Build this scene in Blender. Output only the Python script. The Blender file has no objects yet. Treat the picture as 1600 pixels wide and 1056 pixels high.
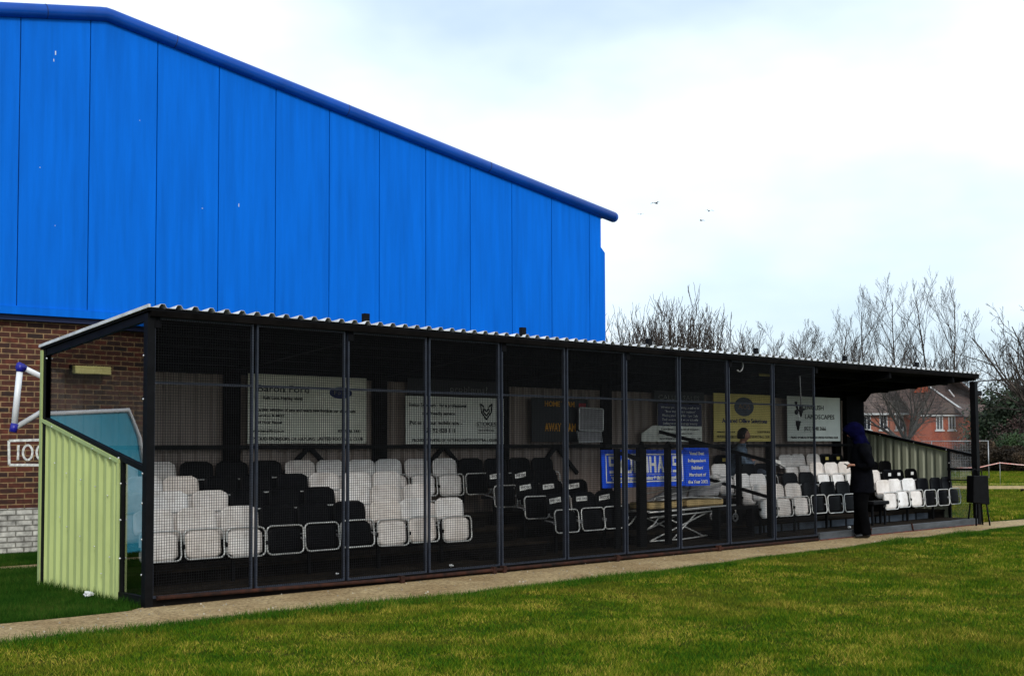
import bpy, bmesh, math, random
import numpy as np
from mathutils import Vector, Matrix, Euler
PI = math.pi
R_ = math.radians
random.seed(7)
sc = bpy.context.scene
COL = sc.collection

# ------------------------------------------------------------------ camera
cam_d = bpy.data.cameras.new('camera')
cam = bpy.data.objects.new('camera', cam_d); COL.objects.link(cam)
cam_d.sensor_width = 36; cam_d.lens = 1879.75 / 1600 * 36
cam_d.shift_y = 81.43 / 1600
cam_d.clip_start = 0.1; cam_d.clip_end = 2000
CAM = Vector((-5.0571, -10.3235, 1.4563))
YAW, PITCH, ROLL = 0.74787, 0.046575, -0.003763
F = Vector((math.sin(YAW)*math.cos(PITCH), math.cos(YAW)*math.cos(PITCH), math.sin(PITCH)))
Rv = Vector((math.cos(YAW), -math.sin(YAW), 0)); Uv = Rv.cross(F)
c_, s_ = math.cos(ROLL), math.sin(ROLL)
R2 = c_*Rv + s_*Uv; U2 = -s_*Rv + c_*Uv
cam.matrix_world = Matrix(((R2.x, U2.x, -F.x, CAM.x), (R2.y, U2.y, -F.y, CAM.y), (R2.z, U2.z, -F.z, CAM.z), (0, 0, 0, 1)))
sc.camera = cam

# ------------------------------------------------------------------ world, sun, exposure
SUN_EL, SUN_AZ = R_(33), R_(205)          # azimuth clockwise from +Y
world = bpy.data.worlds.new('World'); sc.world = world; world.use_nodes = True
nt = world.node_tree; nt.nodes.clear()
wo = nt.nodes.new('ShaderNodeOutputWorld'); bg = nt.nodes.new('ShaderNodeBackground')
sky = nt.nodes.new('ShaderNodeTexSky'); sky.sky_type = 'NISHITA'; sky.sun_disc = False
sky.sun_elevation = SUN_EL; sky.sun_rotation = SUN_AZ; sky.dust_density = 2.0; sky.air_density = 1.0
tc = nt.nodes.new('ShaderNodeTexCoord'); mp = nt.nodes.new('ShaderNodeMapping')
mp.inputs['Scale'].default_value = (1.0, 1.0, 2.2); mp.inputs['Location'].default_value = (3.1, 1.7, 0.4)
nz = nt.nodes.new('ShaderNodeTexNoise'); nz.inputs['Scale'].default_value = 1.9; nz.inputs['Detail'].default_value = 5; nz.inputs['Roughness'].default_value = .5
rp = nt.nodes.new('ShaderNodeValToRGB'); rp.color_ramp.elements[0].position = .38; rp.color_ramp.elements[0].color = (.12, .12, .12, 1)
rp.color_ramp.elements[1].position = .60; rp.color_ramp.elements[1].color = (1, 1, 1, 1)
mx = nt.nodes.new('ShaderNodeMix'); mx.data_type = 'RGBA'
mx.inputs['B'].default_value = (8.6, 9.6, 10.2, 1)
gain = nt.nodes.new('ShaderNodeMix'); gain.data_type = 'RGBA'; gain.blend_type = 'MULTIPLY'; gain.inputs['Factor'].default_value = 1
gain.inputs['B'].default_value = (1.25, 1.3, 1.25, 1)
L = nt.links.new
L(tc.outputs['Generated'], mp.inputs['Vector']); L(mp.outputs[0], nz.inputs['Vector']); L(nz.outputs['Fac'], rp.inputs[0])
veil = nt.nodes.new('ShaderNodeMix'); veil.data_type = 'RGBA'; veil.inputs['Factor'].default_value = .72; veil.inputs['B'].default_value = (5.2, 6.5, 7.9, 1)
L(rp.outputs[0], mx.inputs['Factor']); L(sky.outputs[0], gain.inputs['A']); L(gain.outputs['Result'], veil.inputs['A']); L(veil.outputs['Result'], mx.inputs['A'])
L(mx.outputs['Result'], bg.inputs['Color']); bg.inputs['Strength'].default_value = 0.1
L(bg.outputs[0], wo.inputs[0])
sun_d = bpy.data.lights.new('sun', 'SUN'); sun_d.energy = 1.45; sun_d.angle = R_(12); sun_d.color = (1, .96, .9)
sun = bpy.data.objects.new('sun', sun_d); COL.objects.link(sun)
sdir = Vector((math.sin(SUN_AZ)*math.cos(SUN_EL), math.cos(SUN_AZ)*math.cos(SUN_EL), math.sin(SUN_EL)))
sun.rotation_euler = sdir.to_track_quat('Z', 'Y').to_euler()
vs = sc.view_settings; vs.view_transform = 'Standard'; vs.look = 'None'; vs.exposure = 0.42; vs.gamma = 1.0; vs.use_curve_mapping = False

# ------------------------------------------------------------------ materials
def new_mat(name):
    m = bpy.data.materials.new(name); m.use_nodes = True
    n = m.node_tree.nodes; return m, n, m.node_tree.links.new, n['Principled BSDF']
def mat(name, col, rough=.6, metal=0, var=.15, scale=6, bump=0, bscale=60, spec=.5, stretch=(1, 1, 1), col2=None, lo=.35, hi=.65, rnd=None):
    m, n, l, b = new_mat(name)
    b.inputs['Roughness'].default_value = rough; b.inputs['Metallic'].default_value = metal
    b.inputs['Specular IOR Level'].default_value = spec
    t = n.new('ShaderNodeTexCoord'); mpn = n.new('ShaderNodeMapping'); mpn.inputs['Scale'].default_value = stretch
    l(t.outputs['Object'], mpn.inputs[0])
    z = n.new('ShaderNodeTexNoise'); z.inputs['Scale'].default_value = scale; z.inputs['Detail'].default_value = 6; z.inputs['Roughness'].default_value = .65
    l(mpn.outputs[0], z.inputs['Vector'])
    r = n.new('ShaderNodeValToRGB'); r.color_ramp.elements[0].position = lo; r.color_ramp.elements[1].position = hi
    c2 = col2 if col2 else tuple(c*(1-var*2) for c in col)
    r.color_ramp.elements[0].color = (*c2, 1); r.color_ramp.elements[1].color = (*(min(1, c*(1+var*.4)) for c in col), 1)
    l(z.outputs['Fac'], r.inputs[0]); l(r.outputs[0], b.inputs['Base Color'])
    if rnd:
        oi = n.new('ShaderNodeObjectInfo'); sc3 = n.new('ShaderNodeVectorMath'); sc3.operation = 'SCALE'; sc3.inputs['Scale'].default_value = 37
        cx = n.new('ShaderNodeCombineXYZ'); l(oi.outputs['Random'], cx.inputs[0]); l(oi.outputs['Random'], cx.inputs[2]); l(cx.outputs[0], sc3.inputs[0]); l(sc3.outputs[0], mpn.inputs['Location'])
        rr1 = n.new('ShaderNodeValToRGB'); rr1.color_ramp.elements[0].color = (1, 1, 1, 1); rr1.color_ramp.elements[1].color = (*rnd, 1); l(oi.outputs['Random'], rr1.inputs[0])
        z4 = n.new('ShaderNodeTexNoise'); z4.inputs['Scale'].default_value = 24; z4.inputs['Detail'].default_value = 7; z4.inputs['Roughness'].default_value = .8; l(mpn.outputs[0], z4.inputs['Vector'])
        r4 = n.new('ShaderNodeValToRGB'); r4.color_ramp.elements[0].position = .27; r4.color_ramp.elements[0].color = (.45, .42, .38, 1); r4.color_ramp.elements[1].position = .42; r4.color_ramp.elements[1].color = (1, 1, 1, 1); l(z4.outputs['Fac'], r4.inputs[0])
        m1 = n.new('ShaderNodeMix'); m1.data_type = 'RGBA'; m1.blend_type = 'MULTIPLY'; m1.inputs['Factor'].default_value = 1
        m2 = n.new('ShaderNodeMix'); m2.data_type = 'RGBA'; m2.blend_type = 'MULTIPLY'; m2.inputs['Factor'].default_value = .8
        l(r.outputs[0], m1.inputs['A']); l(rr1.outputs[0], m1.inputs['B']); l(m1.outputs['Result'], m2.inputs['A']); l(r4.outputs[0], m2.inputs['B']); l(m2.outputs['Result'], b.inputs['Base Color'])
    if bump:
        z2 = n.new('ShaderNodeTexNoise'); z2.inputs['Scale'].default_value = bscale; z2.inputs['Detail'].default_value = 4
        l(mpn.outputs[0], z2.inputs['Vector'])
        bp = n.new('ShaderNodeBump'); bp.inputs['Strength'].default_value = bump; bp.inputs['Distance'].default_value = .01
        l(z2.outputs['Fac'], bp.inputs['Height']); l(bp.outputs[0], b.inputs['Normal'])
    return m
def brick_mat(name, c1, c2, mortar, bw=.225, bh=.075, msize=.011, bump=.6, var=.5):
    m, n, l, b = new_mat(name)
    b.inputs['Roughness'].default_value = .85
    t = n.new('ShaderNodeTexCoord'); sp = n.new('ShaderNodeSeparateXYZ'); cb = n.new('ShaderNodeCombineXYZ')
    l(t.outputs['Object'], sp.inputs[0]); l(sp.outputs['X'], cb.inputs['X']); l(sp.outputs['Z'], cb.inputs['Y'])
    br = n.new('ShaderNodeTexBrick'); br.inputs['Scale'].default_value = 1
    br.inputs['Brick Width'].default_value = bw; br.inputs['Row Height'].default_value = bh; br.inputs['Mortar Size'].default_value = msize
    br.inputs['Mortar Smooth'].default_value = .25; br.inputs['Bias'].default_value = -.1
    br.inputs['Color1'].default_value = (*c1, 1); br.inputs['Color2'].default_value = (*c2, 1); br.inputs['Mortar'].default_value = (*mortar, 1)
    l(cb.outputs[0], br.inputs['Vector'])
    z = n.new('ShaderNodeTexNoise'); z.inputs['Scale'].default_value = 14; z.inputs['Detail'].default_value = 5
    l(t.outputs['Object'], z.inputs['Vector'])
    r = n.new('ShaderNodeValToRGB'); r.color_ramp.elements[0].position = .3; r.color_ramp.elements[1].position = .7
    r.color_ramp.elements[0].color = (1-var, 1-var, 1-var, 1); r.color_ramp.elements[1].color = (1.2, 1.2, 1.2, 1)
    l(z.outputs['Fac'], r.inputs[0])
    mm = n.new('ShaderNodeMix'); mm.data_type = 'RGBA'; mm.blend_type = 'MULTIPLY'; mm.inputs['Factor'].default_value = 1
    l(br.outputs['Color'], mm.inputs['A']); l(r.outputs[0], mm.inputs['B']); l(mm.outputs['Result'], b.inputs['Base Color'])
    iv = n.new('ShaderNodeMath'); iv.operation = 'MULTIPLY_ADD'; iv.inputs[1].default_value = -1; iv.inputs[2].default_value = 1
    l(br.outputs['Fac'], iv.inputs[0])
    ad = n.new('ShaderNodeMath'); ad.operation = 'MULTIPLY_ADD'; ad.inputs[1].default_value = .35; l(z.outputs['Fac'], ad.inputs[0]); l(iv.outputs[0], ad.inputs[2])
    bp = n.new('ShaderNodeBump'); bp.inputs['Strength'].default_value = bump; bp.inputs['Distance'].default_value = .012
    l(ad.outputs[0], bp.inputs['Height']); l(bp.outputs[0], b.inputs['Normal'])
    return m
def glass_mat(name, tint=(.8, .84, .86), refl=1.0, haze=0):
    m, n, l, b = new_mat(name); n.remove(b)
    o = n['Material Output']
    tr = n.new('ShaderNodeBsdfTransparent'); tr.inputs[0].default_value = (*tint, 1)
    gl = n.new('ShaderNodeBsdfGlossy'); gl.inputs['Roughness'].default_value = .01; gl.inputs['Color'].default_value = (refl, refl, refl, 1)
    fr = n.new('ShaderNodeLayerWeight'); fr.inputs['Blend'].default_value = .5
    pw = n.new('ShaderNodeMath'); pw.operation = 'POWER'; pw.inputs[1].default_value = 4.2; l(fr.outputs['Facing'], pw.inputs[0])
    t = n.new('ShaderNodeTexCoord'); z = n.new('ShaderNodeTexNoise'); z.inputs['Scale'].default_value = .9
    l(t.outputs['Object'], z.inputs['Vector'])
    bp = n.new('ShaderNodeBump'); bp.inputs['Strength'].default_value = .045; bp.inputs['Distance'].default_value = .03
    l(z.outputs['Fac'], bp.inputs['Height']); l(bp.outputs[0], gl.inputs['Normal'])
    k = n.new('ShaderNodeMath'); k.operation = 'MULTIPLY_ADD'; k.inputs[1].default_value = 1.2; k.inputs[2].default_value = .14; k.use_clamp = True; l(pw.outputs[0], k.inputs[0])
    ms = n.new('ShaderNodeMixShader'); l(k.outputs[0], ms.inputs[0]); l(tr.outputs[0], ms.inputs[1]); l(gl.outputs[0], ms.inputs[2])
    last = ms
    if haze:
        df = n.new('ShaderNodeBsdfDiffuse'); df.inputs[0].default_value = (.6, .62, .66, 1)
        m2 = n.new('ShaderNodeMixShader'); m2.inputs[0].default_value = haze
        l(ms.outputs[0], m2.inputs[1]); l(df.outputs[0], m2.inputs[2]); last = m2
    l(last.outputs[0], o.inputs['Surface'])
    return m

M = {}
M['blue'] = mat('blue_cladding', (.0, .128, .61), .5, 0, .11, 2.2, spec=.06, stretch=(3.5, 1, .22), bump=.05, bscale=5, lo=.3, hi=.7)
M['blue_trim'] = mat('blue_roof_edge', (.0, .062, .36), .35, 0, .1, 2, spec=.3)
M['blue_dark'] = mat('blue_joint', (.0, .012, .08), .6, 0, .1, 4)
M['bird_marks'] = mat('pale_droppings', (.55, .62, .7), .8)
M['brick'] = brick_mat('dark_red_brick', (.10, .020, .007), (.009, .0045, .0035), (.25, .155, .072), bump=.8, msize=.009)
M['brick_white'] = brick_mat('white_painted_brick', (.55, .53, .47), (.42, .40, .36), (.2, .19, .16), var=.55)
M['white_paint'] = mat('white_wall_paint', (.7, .7, .66), .8, 0, .25, 30)
M['roof_grey'] = mat('roof_sheet', (.3, .31, .33), .6, 0, .15, 2)
M['green'] = mat('pale_green_steel', (.43, .50, .19), .5, 0, .07, 2.5, spec=.35, stretch=(1, 1, .4), bump=.04, bscale=9)
M['green_trim'] = mat('pale_green_trim', (.38, .46, .18), .45, 0, .06, 3)
M['reverse'] = mat('reverse_coat', (.30, .235, .20), .6, 0, .12, 3, stretch=(1, 1, .3))
M['reverse_green'] = mat('reverse_coat_green', (.27, .28, .20), .6, 0, .12, 3, stretch=(1, 1, .3))
M['screw'] = mat('screw_steel', (.7, .7, .7), .35, .8)
M['black'] = mat('black_paint', (.0035, .0035, .0045), .6, 0, .3, 8, spec=.12)
M['navy_steel'] = mat('dark_steel', (.021, .026, .042), .5, .1, .2, 12, bump=.15, bscale=120)
M['wire'] = mat('dark_wire', (.008, .008, .009), .55, .1, .3, 20, spec=.15)
M['ceiling'] = mat('near_black_lining', (.004, .004, .005), .9, 0, .3, 4, spec=.1)  # even near-black for roof underside, rafters and wall-top board
M['roof_sheet'] = mat('weathered_roof_sheet', (.72, .73, .74), .6, 0, .22, 5, stretch=(3, .6, 1), bump=.1)
M['fascia'] = mat('roof_front_board', (.006, .005, .0045), .9, 0, .3, 5, spec=.04)
M['wood_dark'] = mat('black_stained_timber', (.006, .005, .0045), .9, 0, .35, 5, stretch=(.4, 2, 2), bump=.2, bscale=40, spec=.06)
M['deck'] = mat('worn_deck_boards', (.022, .016, .011), .9, 0, .4, 4, stretch=(.5, 3, 1), bump=.25, bscale=40, spec=.08)
M['slate'] = mat('slate_grey_riser', (.03, .04, .055), .6, 0, .25, 4, spec=.3)
M['sill'] = mat('grey_painted_sill', (.065, .072, .082), .55, 0, .3, 5, stretch=(.4, 2, 2), bump=.2)
M['rust'] = mat('rusty_tube', (.045, .017, .011), .8, 0, .4, 9, col2=(.012, .009, .008), bump=.3, spec=.1)
M['redline'] = mat('red_brown_stain', (.13, .018, .01), .85, 0, .3, 9, col2=(.04, .014, .01))
M['seat_white'] = mat('white_seat_plastic', (.84, .825, .82), .4, 0, .05, 5, spec=.45, col2=(.62, .58, .55), lo=.3, hi=.6, rnd=(.9, .83, .77))
M['seat_black'] = mat('black_seat_plastic', (.0025, .0024, .0034), .42, 0, .2, 5, spec=.06)
M['tube'] = mat('pale_steel_tube', (.62, .62, .6), .4, .35, .12, 10)
M['tube_grey'] = mat('grey_steel_tube', (.36, .36, .37), .4, .5, .12, 10)
M['card_white'] = mat('white_card', (.75, .75, .73), .8, 0, .05, 10)
M['card_yellow'] = mat('yellow_card', (.62, .50, .12), .8, 0, .1, 10)
M['ink'] = mat('black_ink', (.012, .012, .014), .8)
M['sign_white'] = mat('white_sign_face', (.84, .84, .76), .6, 0, .06, 3, lo=.3)
M['sign_cream'] = mat('cream_sign_face', (.84, .82, .70), .6, 0, .08, 3)
M['sign_yellow'] = mat('yellow_sign_face', (.80, .64, .17), .6, 0, .08, 3)
M['sign_grey'] = mat('pale_grey_sign_face', (.76, .80, .74), .6, 0, .06, 3)
M['sign_black'] = mat('black_sign_face', (.008, .008, .009), .6)
M['sign_navy'] = mat('navy_sign_face', (.008, .01, .07), .6)
M['banner_blue'] = mat('blue_board_face', (.0, .08, .80), .5, 0, .05, 3)
M['letter_white'] = mat('white_letters', (.8, .8, .78), .6, 0, .04, 5)
M['letter_grey'] = mat('faded_pale_letters', (.22, .22, .2), .7)
M['letter_blue'] = mat('dark_blue_letters', (.01, .02, .12), .7)
M['letter_orange'] = mat('orange_letters', (.75, .33, .0), .6)
M['letter_red'] = mat('red_sticker', (.35, .0, .01), .6)
M['globe'] = mat('blue_grey_disc', (.055, .07, .10), .6, 0, .3, 6)
M['globe_gold'] = mat('disc_detail', (.3, .17, .08), .6)
M['teal'] = mat('light_blue_sheet', (.03, .42, .62), .5, 0, .1, 1.5)
M['tan'] = mat('tan_mattress', (.5, .36, .16), .8, 0, .12, 6)
M['greypad'] = mat('grey_canvas', (.34, .33, .34), .85, 0, .15, 8, bump=.2)
M['pipe_white'] = mat('white_plastic_pipe', (.78, .79, .82), .3, 0, .06, 5, spec=.5)
M['pipe_grey'] = mat('greyed_plastic_pipe', (.52, .54, .55), .4, 0, .15, 9)
M['joint_blue'] = mat('blue_joint_plastic', (.015, .015, .3), .4)
M['lamp_cream'] = mat('cream_lamp_cover', (.72, .62, .22), .5, 0, .08, 5)
M['skin'] = mat('skin', (.42, .2, .13), .55, 0, .08, 12)
M['hair'] = mat('dark_hair', (.012, .009, .008), .6, 0, .3, 30, bump=.5)
M['coat_black'] = mat('black_coat_cloth', (.003, .0032, .005), .9, 0, .3, 6, bump=.3, bscale=25, spec=.04)
M['hood_blue'] = mat('navy_blue_hood_cloth', (.0025, .0025, .021), .9, 0, .3, 10, bump=.5, bscale=25, spec=.02)
M['trouser'] = mat('black_trouser_cloth', (.0025, .0025, .003), .9, 0, .3, 6, bump=.3, spec=.03)
M['shoe'] = mat('black_shoe', (.006, .006, .006), .4)
M['jacket_blue'] = mat('grey_blue_jacket_cloth', (.12, .17, .24), .85, 0, .35, 14, bump=.3, bscale=30)
M['jean'] = mat('dark_jean_cloth', (.02, .03, .05), .85, 0, .2, 14)
M['bark'] = mat('bare_grey_brown_bark', (.075, .06, .052), .9, 0, .3, 3, spec=.1)
M['bark2'] = mat('bare_brown_bark', (.085, .063, .05), .9, 0, .3, 3, spec=.1)
M['bark_pale'] = mat('pale_grey_bark', (.12, .105, .095), .9, 0, .3, 3, spec=.1)
M['leaf_dark'] = mat('dark_evergreen_leaf', (.022, .045, .016), .7, 0, .35, 1.2, col2=(.012, .018, .008))
M['leaf_brown'] = mat('brown_hedge_twigs', (.10, .062, .032), .85, 0, .35, .8, col2=(.03, .02, .012))
M['leaf_purple'] = mat('purple_brown_twigs', (.06, .03, .026), .85, 0, .35, .8, col2=(.03, .02, .02))
M['leaf_green'] = mat('garden_green_leaf', (.03, .065, .012), .7, 0, .35, 1.2, col2=(.015, .035, .008))
M['house_brick'] = mat('orange_red_house_brick', (.40, .085, .030), .85, 0, .16, 3, bump=.1, col2=(.27, .055, .028))
M['house_brick_pale'] = mat('pale_red_house_brick', (.42, .15, .09), .85, 0, .12, 3, col2=(.33, .11, .07))
M['tiles'] = brick_mat('brown_roof_tiles', (.19, .135, .11), (.13, .095, .08), (.07, .05, .045), bw=.33, bh=.28, msize=.02, bump=.3, var=.3)
M['tiles_dark'] = brick_mat('dark_roof_tiles', (.11, .066, .052), (.08, .05, .042), (.045, .03, .026), bw=.33, bh=.28, msize=.02, bump=.3, var=.3)
M['house_white'] = mat('white_house_trim', (.75, .75, .73), .6)
M['pane'] = mat('dark_window_pane', (.03, .035, .045), .08, 0, .2, 2, spec=.8)
M['fence'] = mat('pale_timber_fence', (.33, .29, .2), .85, 0, .2, 3, stretch=(1, 1, .3))
M['tape'] = mat('red_white_tape', (.75, .25, .2), .6, 0, .1, 12, col2=(.8, .6, .55))
M['rail_tan'] = mat('tan_timber_rail', (.5, .38, .2), .85)
M['bird'] = mat('dark_bird', (.03, .03, .032), .8)
M['litter'] = mat('crumpled_white_plastic', (.75, .76, .76), .5)
M['glass'] = glass_mat('darkened_perspex_sheet', (.55, .58, .60), 1.0)  # dark tint puts deeper shade on the interior seen through it
M['glass_hazy'] = glass_mat('scratched_perspex_sheet', (.84, .85, .88), .5, haze=.10)

def ground_mat(name, a, b_, c, s1=.35, s2=3, bump=.5):
    m, n, l, b = new_mat(name)
    b.inputs['Roughness'].default_value = 1; b.inputs['Specular IOR Level'].default_value = .0
    t = n.new('ShaderNodeTexCoord')
    z1 = n.new('ShaderNodeTexNoise'); z1.inputs['Scale'].default_value = s1; z1.inputs['Detail'].default_value = 6; l(t.outputs['Object'], z1.inputs['Vector'])
    z2 = n.new('ShaderNodeTexNoise'); z2.inputs['Scale'].default_value = s2; z2.inputs['Detail'].default_value = 8; z2.inputs['Roughness'].default_value = .7; l(t.outputs['Object'], z2.inputs['Vector'])
    r1 = n.new('ShaderNodeValToRGB'); r1.color_ramp.elements[0].position = .4; r1.color_ramp.elements[1].position = .62
    r1.color_ramp.elements[0].color = (*a, 1); r1.color_ramp.elements[1].color = (*b_, 1); l(z1.outputs['Fac'], r1.inputs[0])
    r2 = n.new('ShaderNodeValToRGB'); r2.color_ramp.elements[0].position = .45; r2.color_ramp.elements[1].position = .7
    r2.color_ramp.elements[0].color = (0, 0, 0, 1); r2.color_ramp.elements[1].color = (1, 1, 1, 1); l(z2.outputs['Fac'], r2.inputs[0])
    mm = n.new('ShaderNodeMix'); mm.data_type = 'RGBA'; l(r2.outputs[0], mm.inputs['Factor']); l(r1.outputs[0], mm.inputs['A']); mm.inputs['B'].default_value = (*c, 1)
    l(mm.outputs['Result'], b.inputs['Base Color'])
    z3 = n.new('ShaderNodeTexNoise'); z3.inputs['Scale'].default_value = 40; z3.inputs['Detail'].default_value = 4; l(t.outputs['Object'], z3.inputs['Vector'])
    bp = n.new('ShaderNodeBump'); bp.inputs['Strength'].default_value = bump; bp.inputs['Distance'].default_value = .03; l(z3.outputs['Fac'], bp.inputs['Height']); l(bp.outputs[0], b.inputs['Normal'])
    return m
M['soil'] = ground_mat('turf_ground', (.022, .044, .004), (.050, .060, .007), (.050, .042, .012))
M['dry'] = ground_mat('worn_dry_grass', (.30, .25, .07), (.22, .22, .05), (.12, .15, .03), 1, 3)
def path_mat():
    m, n, l, b = new_mat('concrete_path'); b.inputs['Roughness'].default_value = .9; b.inputs['Specular IOR Level'].default_value = .2
    t = n.new('ShaderNodeTexCoord')
    def noise(s, d=6, r=.6):
        z = n.new('ShaderNodeTexNoise'); z.inputs['Scale'].default_value = s; z.inputs['Detail'].default_value = d; z.inputs['Roughness'].default_value = r; l(t.outputs['Object'], z.inputs['Vector']); return z
    def ramp(z, p0, c0, p1, c1):
        r = n.new('ShaderNodeValToRGB'); r.color_ramp.elements[0].position = p0; r.color_ramp.elements[1].position = p1
        r.color_ramp.elements[0].color = (*c0, 1); r.color_ramp.elements[1].color = (*c1, 1); l(z.outputs['Fac'], r.inputs[0]); return r
    a = ramp(noise(1.3), .35, (.31, .215, .11), .68, (.47, .36, .205))
    g = ramp(noise(26, 9, .85), .40, (.40, .36, .31), .60, (1.35, 1.32, 1.25))
    v = n.new('ShaderNodeTexVoronoi'); v.inputs['Scale'].default_value = 75; l(t.outputs['Object'], v.inputs['Vector'])
    vr = n.new('ShaderNodeValToRGB'); vr.color_ramp.elements[0].position = .0; vr.color_ramp.elements[0].color = (1.5, 1.45, 1.35, 1); vr.color_ramp.elements[1].position = .35; vr.color_ramp.elements[1].color = (.9, .9, .9, 1)
    l(v.outputs['Distance'], vr.inputs[0])
    m1 = n.new('ShaderNodeMix'); m1.data_type = 'RGBA'; m1.blend_type = 'MULTIPLY'; m1.inputs['Factor'].default_value = 1; l(a.outputs[0], m1.inputs['A']); l(g.outputs[0], m1.inputs['B'])
    m2 = n.new('ShaderNodeMix'); m2.data_type = 'RGBA'; m2.blend_type = 'MULTIPLY'; m2.inputs['Factor'].default_value = .7; l(m1.outputs['Result'], m2.inputs['A']); l(vr.outputs[0], m2.inputs['B'])
    l(m2.outputs['Result'], b.inputs['Base Color'])
    bp = n.new('ShaderNodeBump'); bp.inputs['Strength'].default_value = .5; bp.inputs['Distance'].default_value = .008
    zz = noise(90, 6, .8); l(zz.outputs['Fac'], bp.inputs['Height']); l(bp.outputs[0], b.inputs['Normal'])
    return m
M['path'] = path_mat(); M['grit'] = mat('mixed_grit', (.42, .38, .31), .9, 0, .4, 3)
def blade_mat(name, c1, c2, c3, big=.45, brown=None):
    m, n, l, b = new_mat(name); b.inputs['Roughness'].default_value = .8; b.inputs['Specular IOR Level'].default_value = .05
    g = n.new('ShaderNodeNewGeometry'); r = n.new('ShaderNodeValToRGB')
    r.color_ramp.elements[0].position = 0; r.color_ramp.elements[0].color = (*c1, 1); r.color_ramp.elements[1].position = .75; r.color_ramp.elements[1].color = (*c2, 1)
    e = r.color_ramp.elements.new(.97); e.color = (*c3, 1)
    t = n.new('ShaderNodeTexCoord'); z = n.new('ShaderNodeTexNoise'); z.inputs['Scale'].default_value = big; z.inputs['Detail'].default_value = 7; z.inputs['Roughness'].default_value = .62
    l(t.outputs['Object'], z.inputs['Vector'])
    a = n.new('ShaderNodeMath'); a.operation = 'MULTIPLY_ADD'; a.inputs[1].default_value = 2.4; a.inputs[2].default_value = -1.20; l(z.outputs['Fac'], a.inputs[0])
    s = n.new('ShaderNodeMath'); s.operation = 'MULTIPLY_ADD'; s.inputs[1].default_value = .95; l(g.outputs['Random Per Island'], s.inputs[0]); l(a.outputs[0], s.inputs[2])
    l(s.outputs[0], r.inputs[0]); l(r.outputs[0], b.inputs['Base Color'])
    if brown:
        z5 = n.new('ShaderNodeTexNoise'); z5.inputs['Scale'].default_value = .33; z5.inputs['Detail'].default_value = 7; z5.inputs['Roughness'].default_value = .7; l(t.outputs['Object'], z5.inputs['Vector'])
        r5 = n.new('ShaderNodeValToRGB'); r5.color_ramp.elements[0].position = .50; r5.color_ramp.elements[0].color = (0, 0, 0, 1); r5.color_ramp.elements[1].position = .68; r5.color_ramp.elements[1].color = (.75, .75, .75, 1); l(z5.outputs['Fac'], r5.inputs[0])
        m5 = n.new('ShaderNodeMix'); m5.data_type = 'RGBA'; l(r5.outputs[0], m5.inputs['Factor']); l(r.outputs[0], m5.inputs['A']); m5.inputs['B'].default_value = (*brown, 1); l(m5.outputs['Result'], b.inputs['Base Color'])
    return m
M['blade'] = blade_mat('lawn_blades', (.017, .076, .003), (.128, .168, .006), (.36, .29, .045), 1.5, (.135, .112, .014))
M['blade_lush'] = blade_mat('lush_edge_blades', (.010, .050, .003), (.045, .120, .005), (.14, .16, .02), 1.2)
M['blade_dark'] = blade_mat('side_lawn_blades', (.009, .038, .003), (.026, .075, .006), (.06, .085, .014), 1.2)

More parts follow.
